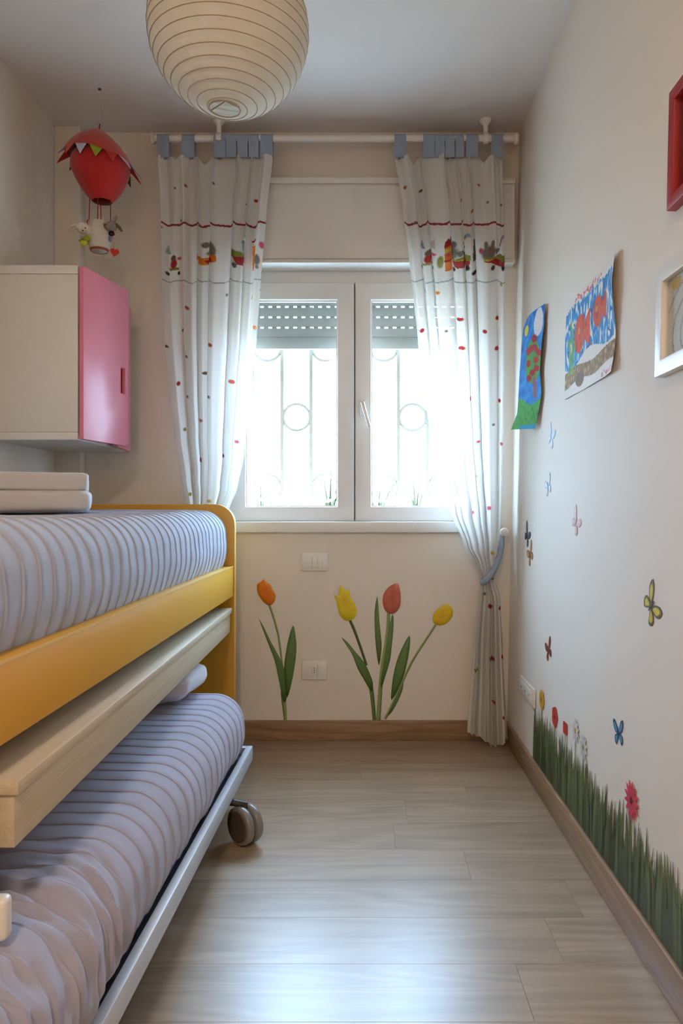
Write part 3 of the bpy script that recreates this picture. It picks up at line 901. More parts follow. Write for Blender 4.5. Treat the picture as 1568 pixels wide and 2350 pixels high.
dg_.tube([Bp(266, 514, -0.035), Bp(274, 522, -0.035), Bp(280, 531, -0.035)], [pxr(3), pxr(4), pxr(2)], 8, col=srgb(110, 100, 92))
dg_.ell(Bp(233, 517, 0.0), (pxr(13), pxr(10), pxr(7)), col=srgb(170, 164, 168))
dg_.tube([Bp(238, 518, -0.02), Bp(247, 520, -0.03)], pxr(6), 10, col=srgb(130, 104, 50))
dg_.build('donkey_figure', M['toy'], mob, smooth=True)
G().ell(Bp(256, 536, -0.04), (pxr(7), pxr(6.5), pxr(6)), col=srgb(44, 32, 28)).build('muzzle', M['toy'], mob, smooth=True)
G().ell(Bp(254, 548, -0.035), (pxr(5.5), pxr(5), pxr(8)), col=srgb(140, 130, 160)).build('arm', M['toy'], mob, smooth=True)
hp_ = []
for q in range(28):
    t = 2 * PI * q / 28
    hx = 16 * math.sin(t) ** 3; hy = 13 * math.cos(t) - 5 * math.cos(2*t) - 2 * math.cos(3*t) - math.cos(4*t)
    hp_.append(Bp(262 + 0.62 * hx + 0.1 * hy, 578 - 0.62 * hy + 0.12 * hx, -0.03))
G().slab(hp_, (0, 0.008, 0), srgb(206, 66, 54)).build('hanging_heart', M['toy'], mob, bevel=0.002)
G().tube([Bp(261, 556, -0.028), Bp(262, 573, -0.028)], 0.0006, 5, col=srgb(120, 60, 50)).build('heart_thread', M['toy'], mob)

# ------------------------------------------------------------------ curtain rod
RD = 3.195
sR = F / RD
rz = CAMZ + (CY - 318) / sR
rod = empty('curtain_rod', ((348 + 1190 - 2*CX) / 2 / sR, RD, rz), 'white wooden curtain rod fixed to the ceiling', 'curtain rod')
rx0, rx1 = (356 - CX) / sR, (1180 - CX) / sR
G().tube([(rx0, RD, rz), (rx1, RD, rz)], 0.0155, 20).build('pole', M['rodwhite'], rod, smooth=True, angle=50)
RY = rot_to((1, 0, 0))
for (xa, sg_) in ((rx0, -1), (rx1, 1)):
    G().lathe([(0.016, 0.0), (0.022, sg_*0.002), (0.024, sg_*0.008), (0.023, sg_*0.015), (0.015, sg_*0.019), (0.0, sg_*0.020)], (xa, RD, rz), 24, RY).build('finial', M['rodwhite'], rod, smooth=True, angle=50)
for bxp in (503, 1115):
    xb = (bxp - CX) / sR
    b = G()
    b.lathe([(0.026, H - 0.0005), (0.026, H - 0.006), (0.019, H - 0.016), (0.011, H - 0.024), (0.010, rz + 0.02)], (xb, RD, 0), 24)
    b.lathe([(0.021, -0.011), (0.023, -0.006), (0.023, 0.006), (0.021, 0.011)], (xb, RD, rz), 24, RY)
    b.build('bracket', M['rodwhite'], rod, smooth=True, angle=50)

# ------------------------------------------------------------------ curtains
CD = 3.185
sC = F / CD
def interp(tab, y):
    if y <= tab[0][0]: return tab[0][1]
    for (a, va), (b, vb) in zip(tab[:-1], tab[1:]):
        if y <= b:
            t = (y - a) / (b - a); t = t * t * (3 - 2 * t) * 0.5 + t * 0.5
            return va + (vb - va) * t
    return tab[-1][1]

def paint(px, py, shapes, basecol):
    C = np.empty((len(px), 3)); C[:] = basecol
    for s in shapes:
        k, col = s[0], np.array(s[1]); a = s[2:]
        if k == 'e':
            q = np.sqrt(((px - a[0]) / a[2]) ** 2 + ((py - a[1]) / a[3]) ** 2)
            wt = np.clip((1.18 - q) / 0.36, 0, 1)[:, None]
            C[:] = C * (1 - wt) + col * wt
            continue
        elif k == 'r':
            m = (px > a[0]) & (px < a[1]) & (py > a[2]) & (py < a[3])
        elif k == 'p':
            pts = a[0]; m = np.zeros(len(px), bool); n = len(pts)
            for i in range(n):
                x0, y0 = pts[i]; x1, y1 = pts[(i+1) % n]
                c = (y0 > py) != (y1 > py)
                m ^= c & (px < (x1 - x0) * (py - y0) / ((y1 - y0) if y1 != y0 else 1e-9) + x0)
        elif k == 'l':   # wavy horizontal line: y, half width, amplitude, wavelength
            m = np.abs(py - (a[0] + a[2] * np.sin(px / a[3]))) < a[1]
        C[m] = col
    return C

RED, PINK, ORG, GRN, YEL, BLU, GREY, BRN, DK = (srgb(168, 40, 40), srgb(206, 90, 110), srgb(224, 120, 30), srgb(140, 140, 60),
    srgb(200, 170, 80), srgb(150, 172, 180), srgb(128, 118, 108), srgb(110, 84, 60), srgb(60, 50, 46))
def cart(x, y, s=1.0):
    return [('p', GRN, [(x-14*s, y+12*s), (x+12*s, y+16*s), (x+12*s, y+22*s), (x-12*s, y+20*s)]), ('e', RED, x-2*s, y+4*s, 9*s, 12*s), ('e', BRN, x-3*s, y-10*s, 7*s, 8*s),
            ('e', PINK, x+14*s, y-7*s, 7*s, 4*s), ('e', DK, x-16*s, y+28*s, 3.5*s, 4.5*s), ('e', DK, x+12*s, y+30*s, 4*s, 5*s), ('p', BLU, [(x-20*s, y-24*s), (x-10*s, y-24*s), (x-16*s, y-48*s)])]
def car(x, y, s=1.0):
    return [('e', GREY, x-16*s, y-18*s, 15*s, 18*s), ('e', GREY, x-22*s, y-40*s, 4*s, 9*s), ('e', GREY, x-8*s, y-38*s, 4*s, 8*s), ('p', GREY, [(x-4*s, y-20*s), (x+12*s, y-30*s), (x+12*s, y-24*s), (x, y-8*s)]),
            ('e', PINK, x-14*s, y-22*s, 3*s, 4*s), ('p', GRN, [(x-26*s, y-12*s), (x-4*s, y-4*s), (x+14*s, y-16*s), (x+24*s, y-12*s), (x+24*s, y+2*s), (x-26*s, y)]),
            ('p', YEL, [(x-24*s, y-6*s), (x-4*s, y+0*s), (x+6*s, y-4*s), (x+6*s, y+2*s), (x-24*s, y+2*s)]),
            ('p', RED, [(x-26*s, y), (x+24*s, y+1*s), (x+23*s, y+15*s), (x-2*s, y+17*s), (x-12*s, y+6*s)]), ('e', DK, x-8*s, y+20*s, 4*s, 6*s), ('e', DK, x+20*s, y+18*s, 4*s, 6*s),
            ('p', GREY, [(x+10*s, y-32*s), (x+13*s, y-32*s), (x+20*s, y-60*s), (x+17*s, y-60*s)]), ('e', BLU, x+20*s, y-58*s, 3*s, 5*s)]
def make_curtain(label, ltab, rtab, nf, ph, shapes, tabs, dip, hem):
    e = empty('curtain', ((interp(ltab, 1715) + interp(rtab, 1715)) / 2 / sC - CX / sC, CD, 0.02), label, 'curtain', 'tab-top curtains')
    NU, NV = 240, 900
    ytop, ybot = 358.0, 1713.0
    V = np.zeros((NV, NU, 3)); PX = np.zeros((NV, NU)); PY = np.zeros((NV, NU))
    for j in range(NV):
        tv = j / (NV - 1)
        py = ytop + (ybot - ytop) * tv
        xl, xr_ = interp(ltab, py), interp(rtab, py)
        gather = math.exp(-((py - 1338) / 90.0) ** 2)
        A = (0.021 * (1 - 0.45 * gather)) * (0.75 + 0.25 * min(1, tv * 6))
        wpx = xr_ - xl
        for i in range(NU):
            u = i / (NU - 1)
            wv = u + 0.035 * math.sin(2 * PI * (2.3 * u + ph)) + 0.006 * math.sin(2 * PI * (1.1 * u) + py * 0.004)
            th = 2 * PI * (nf * wv + ph)
            fy = math.sin(th) + 0.30 * math.sin(2.1 * th + 1.3 + py * 0.0016) + 0.22 * math.sin(0.47 * th + ph * 9)
            fx = math.cos(th) * 0.16 / nf
            pyu = ytop + ((interp(hem, u) if hem else ybot) - ytop) * tv
            px = xl + wpx * min(1, max(0, u + fx * math.sin(PI * u)))
            dy = -A * fy
            if u in (0.0, 1.0): dy *= 0.6
            hemz = 0.0
            zt = 0.0
            if tv < 0.06 and dip:     # the top edge sags between the tabs
                near = min(abs(px - (a + b) / 2) - (b - a) / 2 for a, b in tabs)
                zt = -max(0, min(1, near / 18.0)) ** 1.5 * 0.028 * (1 - tv / 0.06)
            V[j, i] = ((px - CX) / sC, CD + dy, CAMZ + (CY - pyu) / sC + zt)
            PX[j, i] = xl + wpx * u; PY[j, i] = pyu
    # bottom hem follows the folds
    V[:, :, 2] = np.maximum(V[:, :, 2], 0.004)
    C = paint(PX.ravel(), PY.ravel(), shapes, (0.86, 0.84, 0.80))
    me = bpy.data.meshes.new('cloth')
    c = np.array(WL[e])
    verts = V.reshape(-1, 3) - c
    idx = np.arange(NV * NU).reshape(NV, NU)
    quads = np.stack([idx[:-1, :-1], idx[1:, :-1], idx[1:, 1:], idx[:-1, 1:]], -1).reshape(-1, 4)
    me.vertices.add(len(verts)); me.vertices.foreach_set('co', verts.astype(np.float32).ravel())
    me.loops.add(quads.size); me.loops.foreach_set('vertex_index', quads.ravel().astype(np.int32))
    me.polygons.add(len(quads)); me.polygons.foreach_set('loop_start', np.arange(0, quads.size, 4, dtype=np.int32))
    me.update(calc_edges=True); me.validate()
    at = me.color_attributes.new('Col', 'FLOAT_COLOR', 'POINT')
    arr = np.ones((len(verts), 4), np.float32); arr[:, :3] = C
    at.data.foreach_set('color', arr.ravel())
    me.polygons.foreach_set('use_smooth', [True] * len(me.polygons))
    me.materials.append(M['curtain'])
    link(bpy.data.objects.new('cloth', me), WL[e], e)
    # fabric loops over the rod
    for (a, b) in tabs:
        x0, x1 = (a - CX) / sR, (b - CX) / sR
        prof = []
        zl = CAMZ + (CY - 362) / sC
        rr = 0.0175
        prof.append((RD - 0.014, zl))
        for q in range(9):
            an = PI - PI * q / 8
            prof.append((RD + rr * math.cos(an), rz + rr * math.sin(an)))
        prof.append((RD + 0.006, zl))
        nv = len(prof); vv = []; ff = []
        nx = 5
        for q in range(nx):
            x = x0 + (x1 - x0) * q / (nx - 1)
            bow = 0.0012 * math.sin(q * 2.1 + a)
            vv += [(x, y + bow, z) for y, z in prof]
        for q in range(nx - 1):
            for k_ in range(nv - 1):
                ff.append((q*nv+k_, (q+1)*nv+k_, (q+1)*nv+k_+1, q*nv+k_+1))
        n0 = len(vv)
        vv += [(x, y + (0.0012 if y < RD else -0.0012), z - (0.001 if z > rz else 0)) for x, y, z in vv]
        ff += [tuple(n0 + k_ for k_ in reversed(f_)) for f_ in ff]
        G().add(vv, ff).build('tab_loop', M['tabblue'], e, smooth=True)
    return e

def dots(lst): return [('e', c, x, y, r * 0.88, r * 0.98) for (x, y, r, c) in lst]
Ltab_l = [(350, 363), (480, 371), (640, 375), (770, 380), (900, 391), (1000, 402), (1100, 417), (1160, 428), (1250, 436), (1338, 440), (1450, 436), (1720, 424)]
Ltab_r = [(350, 627), (500, 611), (640, 600), (780, 590), (900, 576), (1050, 560), (1120, 546), (1165, 528), (1250, 496), (1338, 468), (1450, 480), (1720, 496)]
Lsh = [('l', srgb(150, 50, 60), 515, 2.4, 2.2, 9.0), ('l', srgb(170, 170, 176), 645, 1.3, 1.6, 11.0)]
Lsh += cart(398, 600, 0.9)
Lsh += [('e', GREY, 470, 560, 5, 7), ('e', GREY, 488, 572, 10, 17), ('e', GRN, 478, 580, 8, 6), ('p', ORG, [(450, 595), (458, 587), (470, 590), (498, 582), (498, 596), (484, 606), (462, 606)]), ('p', RED, [(468, 596), (490, 592), (490, 602), (472, 604)]),
        ('e', PINK, 530, 572, 4, 6), ('e', GRN, 545, 584, 14, 10), ('p', RED, [(538, 588), (562, 586), (562, 608), (545, 606)]), ('e', DK, 541, 608, 4, 6), ('r', BLU, 553, 557, 548, 580),
        ('p', ORG, [(578, 560), (585, 560), (584, 618), (576, 618)]), ('p', RED, [(576, 551), (584, 544), (586, 548), (578, 554)]), ('e', PINK, 602, 565, 6, 8), ('e', GREY, 590, 600, 8, 12), ('e', GREY, 591, 616, 4, 5)]
Lsh += dots([(431, 427, 4, srgb(170, 110, 60)), (399, 431, 3, GREY), (496, 420, 3, GREY), (586, 457, 4, RED), (562, 466, 2.5, GREY), (416, 508, 3.5, GREY), (433, 707, 4.5, srgb(170, 90, 60)), (515, 675, 3.5, GREY),
    (420, 759, 4, srgb(130, 70, 70)), (385, 797, 3.5, BRN), (486, 791, 4.5, srgb(180, 70, 50)), (432, 820, 3.5, GREY), (407, 879, 5.5, RED), (532, 875, 5, srgb(200, 90, 70)), (468, 855, 4, BRN), (434, 912, 3.5, GREY),
    (482, 911, 3.5, BRN), (462, 965, 4.5, srgb(180, 84, 60)), (422, 985, 4.5, GRN), (533, 980, 3, PINK), (543, 1013, 4, PINK), (461, 1056, 5.5, RED), (514, 1047, 5, RED), (434, 1134, 4.5, GRN), (481, 1150, 4, YEL), (586, 754, 4.5, ORG), (601, 667, 4, GREY), (577, 682, 3.5, YEL), (373, 525, 3, GREY)])
make_curtain('white printed curtain with blue tabs at the left of the window', Ltab_l, Ltab_r, 6.2, 0.13, Lsh,
             [(363, 390), (419, 448), (492, 520), (521, 544), (546, 570), (572, 595), (599, 627)], True, None)
Rtab_l = [(350, 905), (480, 925), (600, 939), (690, 949), (790, 959), (900, 971), (1020, 988), (1100, 1006), (1190, 1032), (1270, 1064), (1310, 1088), (1340, 1102), (1360, 1100), (1500, 1086), (1720, 1072)]
Rtab_r = [(350, 1153), (480, 1157), (640, 1160), (780, 1160), (950, 1158), (1100, 1154), (1220, 1150), (1290, 1143), (1340, 1136), (1380, 1148), (1500, 1154), (1720, 1165)]
Rsh = [('l', srgb(150, 50, 60), 513, 2.4, 2.2, 10.0), ('l', srgb(160, 176, 180), 645, 1.4, 1.6, 12.0)]
Rsh += cart(985, 588, 0.9) + car(1055, 596, 1.0) + car(1137, 596, 0.95)
Rsh += [('p', RED, [(1015, 568), (1017, 556), (1024, 549), (1031, 556), (1033, 568)]), ('p', ORG, [(1016, 568), (1033, 568), (1035, 622), (1018, 622)]), ('r', YEL, 1017, 1033, 572, 580), ('e', PINK, 1025, 586, 5, 5), ('p', RED, [(1016, 597), (1033, 597), (1033, 601), (1016, 601)]),
        ('e', GRN, 1010, 600, 5, 14), ('p', BRN, [(1082, 552), (1086, 552), (1088, 600), (1082, 600)]), ('e', PINK, 1107, 573, 4, 7), ('e', DK, 1085, 626, 4, 5), ('p', srgb(200, 190, 180), [(988, 566), (1000, 545), (1002, 568)])]
Rsh += dots([(930, 427, 4, srgb(180, 110, 60)), (964, 436, 3.5, BRN), (1061, 463, 4, PINK), (1080, 486, 4, ORG), (951, 512, 3, GREY), (1101, 421, 3, PINK), (1118, 461, 3, GREY), (1152, 467, 3, GREY), (1038, 356, 4, BRN), (1130, 355, 4, BRN),
    (1008, 670, 4, ORG), (978, 668, 3, GREY), (1068, 650, 4, YEL), (1152, 652, 4, YEL), (1059, 730, 5, RED), (1139, 732, 5, RED), (969, 757, 5, RED), (1115, 758, 5, RED), (1023, 759, 3, GREY), (1062, 797, 5.5, RED), (1138, 801, 5.5, RED),
    (1006, 868, 5, PINK), (1024, 854, 3, YEL), (979, 910, 3.5, YEL), (1080, 916, 5.5, PINK), (1146, 920, 5, RED), (1132, 974, 3, GREY), (1008, 974, 3, GREY), (1152, 1018, 4.5, PINK), (1096, 1013, 3, PINK), (1096, 1093, 3.5, YEL), (1027, 1126, 4, BLU),
    (1125, 1166, 5, PINK), (1087, 1176, 5, PINK), (1131, 1270, 4, YEL), (1062, 1268, 4, GRN), (1083, 1300, 4, PINK), (1129, 1328, 4, GRN), (1146, 1329, 4, RED), (1112, 1363, 4, GREY), (1126, 1392, 5.5, RED), (1148, 1396, 5, RED), (1128, 1512, 5.5, RED), (1156, 1509, 5, RED),
    (1093, 1538, 5, GRN), (1134, 1611, 4.5, PINK), (1156, 1646, 4.5, RED)])
make_curtain('white printed curtain with blue tabs at the right of the window', Rtab_l, Rtab_r, 6.4, 0.62, Rsh,
             [(905, 932), (971, 997), (998, 1020), (1021, 1043), (1045, 1064), (1069, 1097), (1127, 1153)], True, [(0, 1682), (0.25, 1690), (0.45, 1700), (0.6, 1713), (0.8, 1714), (1.0, 1698)])

# tieback and its knob
kx = (1158 - CX) / (F / 3.21)
kz = CAMZ + (CY - 1221) / (F / 3.21)
kb = empty('curtain_holdback', (kx, 3.25, kz), 'white round curtain holdback near the right corner', 'holdback')
G().tube([(kx, D - 0.0005, kz), (kx, 3.215, kz)], 0.008, 12).build('stem', M['rodwhite'], kb, smooth=True, angle=50)
G().ell((kx, 3.212, kz), (0.019, 0.016, 0.019), 20, 12).build('ball', M['rodwhite'], kb, smooth=True)
tp = [P(1150, 1231, 3.215), P(1151, 1250, 3.20), P(1147, 1275, 3.175), P(1138, 1300, 3.152), P(1124, 1324, 3.142), P(1110, 1337, 3.145), P(1102, 1340, 3.16)]
vv = []; ff = []
up_tab = [0.018, 0.016, 0.015, 0.015, 0.014, 0.013, 0.010]
for i, p in enumerate(tp):
    a = tp[max(i-1, 0)]; b = tp[min(i+1, len(tp)-1)]
    tdir = (b - a).normalized(); side = tdir.cross(Vector((0, 1, 0))).normalized()
    hw = up_tab[i] * 0.85
    for (s_, o_) in ((-1, 0), (-0.5, -0.004), (0.5, -0.004), (1, 0), (0.5, 0.004), (-0.5, 0.004)):
        vv.append(p + side * hw * s_ + Vector((0, o_, 0)))
    if i:
        for q in range(6):
            q2 = (q + 1) % 6
            ff.append((6*i-6+q, 6*i-6+q2, 6*i+q2, 6*i+q))
ff += [tuple(range(6)), tuple(6*(len(tp)-1) + q for q in reversed(range(6)))]
tbk = G().add(vv, ff).build('tieback', M['tabblue'], smooth=True)
tag(tbk, 'light blue fabric tieback around the right curtain', 'tieback')

# ------------------------------------------------------------------ switch and sockets
def plate_back(px0, px1, py0, py1, nm, label, cat):
    p0, p1 = P(px0, py1, D), P(px1, py0, D)
    e = empty(nm, (p0.x / 2 + p1.x / 2, D, p0.z), label, cat)
    G().box((p0.x, D - 0.009, p0.z), (p1.x, D - 0.0003, p1.z)).build('cover_plate', M['plate'], e, bevel=0.003)
    return e, p0, p1
e, p0, p1 = plate_back(693, 752, 1268, 1310, 'light_switch', 'ivory wall switch plate directly under the window sill', 'light switch')
wx = (p1.x - p0.x)
for k in range(3):
    a = p0.x + wx * (0.21 + 0.195 * k)
    G().box((a, D - 0.012, p0.z + 0.017), (a + wx * 0.19, D - 0.008, p1.z - 0.017)).build('rocker', M['plate'], e, bevel=0.001)
e, p0, p1 = plate_back(693, 751, 1515, 1559, 'power_socket', 'ivory power socket low on the window wall', 'power socket')
for k, wk in ((0, 0.2), (1, 0.2), (2, 0.2)):
    a = p0.x + (p1.x - p0.x) * (0.2 + 0.2 * k)
    G().box((a, D - 0.0115, p0.z + 0.017), (a + (p1.x - p0.x) * 0.195, D - 0.008, p1.z - 0.017)).build('insert', M['plate'], e, bevel=0.001)
mx_, mz_ = (p0.x + p1.x) / 2, (p0.z + p1.z) / 2
for k in (-1, 0, 1):
    G().lathe([(0.0023, 0), (0.0023, 0.002)], (mx_, D - 0.0130, mz_ + k * 0.0095), 10, rot_to((0, 1, 0))).build('hole', M['black'], e)
WN = Vector((-1, 0, 0.0215)).normalized()   # out of the right wall
a = RW(1197, 1548); b = RW(1231, 1578)
y0w, y1w = b.y, a.y
ztp = RW(1197, 1548).z; zbt = RW(1231, 1628).z
def wp(y, z, off=0.0): return Vector((xr(z), y, z)) + WN * off
e = empty('power_socket', wp((y0w + y1w) / 2, zbt, 0), 'ivory power socket on the right wall beside the grass sticker', 'power socket')
G().hexa([wp(y0w, zbt, 0.009), wp(y0w, zbt, 0.0003), wp(y1w, zbt, 0.0003), wp(y1w, zbt, 0.009)], [wp(y0w, ztp, 0.009), wp(y0w, ztp, 0.0003), wp(y1w, ztp, 0.0003), wp(y1w, ztp, 0.009)]).build('cover_plate', M['plate'], e, bevel=0.003)
yi0, yi1 = y0w + 0.03, y1w - 0.03
G().hexa([wp(yi0, zbt+.016, 0.0115), wp(yi0, zbt+.016, 0.008), wp(yi1, zbt+.016, 0.008), wp(yi1, zbt+.016, 0.0115)], [wp(yi0, ztp-.016, 0.0115), wp(yi0, ztp-.016, 0.008), wp(yi1, ztp-.016, 0.008), wp(yi1, ztp-.016, 0.0115)]).build('insert', M['plate'], e, bevel=0.001)
for f_ in (0.25, 0.5, 0.78):
    c = wp(y0w + (y1w - y0w) * f_, (zbt + ztp) / 2, 0.0125)
    G().lathe([(0.0035, 0), (0.0035, 0.002)], c, 10, rot_to(-WN)).build('hole', M['black'], e)

# ------------------------------------------------------------------ tulip stickers on the window wall
TO = 0.0012
def tpt(c, off=TO): 
    p = P(540 + c[0] / 2.703, 1220 + c[1] / 2.703, D)
    p.y = D - off
    return p
def smooth_outline(pts, n=3):
    out = []; m = len(pts)
    for i in range(m):
        p0, p1, p2, p3 = [Vector((*pts[(i + k) % m], 0)) for k in (-1, 0, 1, 2)]
        for q in range(n):
            t = q / n
            v_ = 0.5 * ((2*p1) + (-p0 + p2) * t + (2*p0 - 5*p1 + 4*p2 - p3) * t*t + (-p0 + 3*p1 - 3*p2 + p3) * t**3)
            out.append((v_.x, v_.y))
    return out
def decal_poly(pts, colfn, off, sm=2, thick=0.0006):
    o = smooth_outline(pts, sm) if sm > 1 else pts
    n = len(o); cx_ = sum(p[0] for p in o) / n; cy_ = sum(p[1] for p in o) / n
    g = G()
    v = [tpt(p, off) for p in o] + [tpt(((p[0]*0.5 + cx_*0.5), (p[1]*0.5 + cy_*0.5)), off) for p in o] + [tpt((cx_, cy_), off)] + [tpt(p, off - thick) for p in o]
    c = [colfn(p[0], p[1], 1.0) for p in o] + [colfn(p[0]*0.5+cx_*0.5, p[1]*0.5+cy_*0.5, 0.5) for p in o] + [colfn(cx_, cy_, 0.0)] + [colfn(p[0], p[1], 1.0) for p in o]
    f = []
    for k in range(n):
        j = (k + 1) % n
        f += [(k, j, n + j, n + k), (n + k, n + j, 2*n), (k, 2*n+1+k, 2*n+1+j, j)]
    return g.add(v, f, c)
def strip(pts, w0, w1, colfn, off):
    L = []; Rr = []
    n = len(pts)
    for i, p in enumerate(pts):
        a = pts[max(i-1, 0)]; b = pts[min(i+1, n-1)]
        tx, ty = b[0]-a[0], b[1]-a[1]; l = math.hypot(tx, ty); w_ = (w0 + (w1 - w0) * i / (n - 1)) / 2
        L.append((p[0] - ty / l * w_, p[1] + tx / l * w_)); Rr.append((p[0] + ty / l * w_, p[1] - tx / l * w_))
    g = G(); v = []; c = []; f = []
    for i in range(n):
        v += [tpt(L[i], off), tpt(pts[i], off + 0.0002), tpt(Rr[i], off), tpt(L[i], off - 0.0006), tpt(Rr[i], off - 0.0006)]
        c += [colfn(0), colfn(0.5), colfn(1), colfn(0), colfn(1)]
        if i:
            a, b = 5*i-5, 5*i
            f += [(a, a+1, b+1, b), (a+1, a+2, b+2, b+1), (a, b, b+3, a+3), (a+2, a+4, b+4, b+2)]
    return g.add(v, f, c)
def mixc(a, b, t): t = max(0, min(1, t)); return tuple(p + (q - p) * t for p, q in zip(a, b))
G1, G2, G3 = srgb(76, 108, 52), srgb(116, 142, 78), srgb(160, 174, 108)
def tulip(label, bloom, bcol, stems, leaves):
    pts = [p for s in stems for p in s[0]]
    low = max(pts, key=lambda p: p[1])
    e = empty('tulip_sticker', tpt(low, 0.0), label, 'wall sticker', 'tulip stickers')
    decal_poly(bloom, bcol, 0.0020).build('bloom', M['decal'], e, smooth=True)
    for (sp, a, b, c0, c1) in stems:
        strip(sp, a, b, (lambda t, c0=c0, c1=c1: mixc(c0, c1, t)), 0.0012).build('stem', M['decal'], e, smooth=True)
    for k, lf in enumerate(leaves):
        ys = [p[1] for p in lf]; y0_, y1_ = min(ys), max(ys)
        decal_poly(lf, (lambda x, y, r, y0_=y0_, y1_=y1_: mixc(mixc(G2, G1, (y - y0_) / (y1_ - y0_)), srgb(84, 116, 56), r * 0.5)), 0.0016 + 0.0003 * k).build('leaf', M['decal'], e, smooth=True)
tulip('orange tulip wall sticker left of the sockets',
      [(135,350),(140,322),(163,310),(172,295),(184,302),(195,316),(217,328),(232,360),(248,385),(250,412),(240,440),(215,458),(185,445),(160,415),(142,385)],
      lambda x, y, r: mixc(srgb(214, 104, 14), srgb(236, 150, 30), r * 0.8 - (y - 300) / 400),
      [([(213,455),(232,510),(250,570),(268,640),(281,730),(293,830)], 14, 12, G2, G3), ([(300,1000),(303,1060),(308,1110),(312,1168)], 34, 20, G2, G3)],
      [[(148,543),(182,600),(225,690),(270,770),(300,840),(320,920),(325,1000),(310,1060),(292,1040),(285,990),(262,880),(255,840),(230,750),(190,640)],
       [(360,580),(374,640),(380,730),(368,840),(345,960),(322,1030),(312,960),(303,850),(315,750),(335,650)]])
tulip('open yellow tulip wall sticker with spreading petals',
      [(608,388),(632,402),(643,395),(645,352),(655,332),(675,355),(690,368),(700,356),(712,372),(716,410),(737,440),(755,490),(745,530),(712,553),(680,550),(650,520),(635,470),(625,425)],
      lambda x, y, r: mixc(srgb(218, 176, 10), srgb(240, 220, 60), r),
      [([(712,550),(735,600),(752,645),(782,730),(815,830)], 17, 15, srgb(74, 80, 44), srgb(96, 104, 56)), ([(842,960),(850,1020),(857,1090),(863,1168)], 26, 22, G2, G1)],
      [[(658,655),(700,690),(750,750),(800,810),(835,880),(855,940),(850,980),(838,985),(800,920),(760,850),(730,770),(690,700)]])
tulip('closed red tulip wall sticker between the two yellow ones',
      [(1005,320),(1020,350),(1027,410),(1020,470),(990,505),(960,510),(930,490),(915,440),(920,390),(945,350),(975,330)],
      lambda x, y, r: mixc(srgb(176, 82, 60), srgb(206, 110, 84), r + 0.25 * math.sin(x * 0.12)),
      [([(952,505),(948,600),(935,700),(918,800),(906,900),(900,980),(895,1060),(888,1168)], 20, 28, G3, G2)],
      [[(975,512),(983,540),(980,620),(970,720),(960,800),(930,900),(908,970),(903,930),(915,850),(930,760),(948,650),(962,560)],
       [(880,403),(888,450),(895,560),(908,690),(905,760),(893,830),(880,770),(868,650),(865,500)]])
tulip('round yellow tulip wall sticker on a long leaning stem',
      [(1228,520),(1245,490),(1290,455),(1320,450),(1335,462),(1350,490),(1345,530),(1310,570),(1265,583),(1235,570),(1225,545)],
      lambda x, y, r: mixc(srgb(216, 152, 10), srgb(232, 204, 40), r * 0.7 + (x - 1230) / 400),
      [([(1242,578),(1210,630),(1170,690),(1130,750),(1095,810),(1060,880),(1035,940),(1005,1005),(975,1070),(930,1162)], 13, 15, G3, G2)],
      [[(1080,645),(1085,690),(1075,770),(1050,880),(1010,980),(970,1045),(968,1000),(978,910),(1000,810),(1040,710)],
       [(1042,930),(1038,980),(1010,1050),(970,1120),(945,1140),(975,1075),(1010,1000)]])

# ------------------------------------------------------------------ right wall: stickers in wall coordinates (y, z)
def wall_poly(pts, col, off=0.002, thick=0.0007, col2=None, sm=1):
    if sm > 1: pts = smooth_outline(pts, sm)
    n = len(pts); cy_ = sum(p[0] for p in pts) / n; cz_ = sum(p[1] for p in pts) / n
    v = [wp(p[0], p[1], off) for p in pts] + [wp(cy_, cz_, off)] + [wp(p[0], p[1], off - thick) for p in pts]
    c = [col] * n + [col2 or col] + [col] * n
    f = []
    for k in range(n):
        j = (k + 1) % n
        f += [(k, j, n), (k, n + 1 + k, n + 1 + j, j)]
    return G().add(v, f, c)

# grass border
gb = empty('grass_sticker', wp(2.0, BH, 0), 'green grass border sticker above the right baseboard', 'wall sticker')
rnd = random.Random(5)
gg = G()
y = 2.785
blades = []
greens = [srgb(60, 74, 40), srgb(74, 90, 52), srgb(88, 106, 64), srgb(50, 60, 38), srgb(100, 118, 74), srgb(84, 92, 66)]
for layer in range(3):
    y = 2.785
    while y > 0.95:
        h = rnd.uniform(0.07, 0.15) if layer == 0 else rnd.uniform(0.10, 0.215)
        if layer == 2: h = rnd.uniform(0.12, 0.20)
        wd = rnd.uniform(0.006, 0.012)
        lean = rnd.uniform(-0.02, 0.02)
        col = rnd.choice(greens)
        c2 = mixc(col, srgb(150, 168, 100), rnd.uniform(0.1, 0.5))
        off = 0.0012 + 0.0005 * layer + rnd.uniform(0, 0.0003)
        yb = min(y, 2.785)
        pts = [(yb - wd, BH + 0.001), (yb - wd * 0.8 + lean * 0.45, BH + h * 0.6), (yb + lean - 0.001, BH + h), (yb + lean + 0.001, BH + h), (yb + wd * 0.8 + lean * 0.45, BH + h * 0.6), (yb + wd, BH + 0.001)]
        pts = [(min(p[0], 2.793), p[1]) for p in pts]
        v = [wp(p[0], p[1], off) for p in pts]
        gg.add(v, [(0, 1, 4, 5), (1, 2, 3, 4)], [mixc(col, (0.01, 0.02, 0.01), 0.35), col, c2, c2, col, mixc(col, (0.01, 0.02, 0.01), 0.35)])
        y -= rnd.uniform(0.006, 0.013) * (1 if layer else 0.8)
gr_ = gg.build('grass_blades', M['decal'], gb); gr_['kind'] = 'stuff'
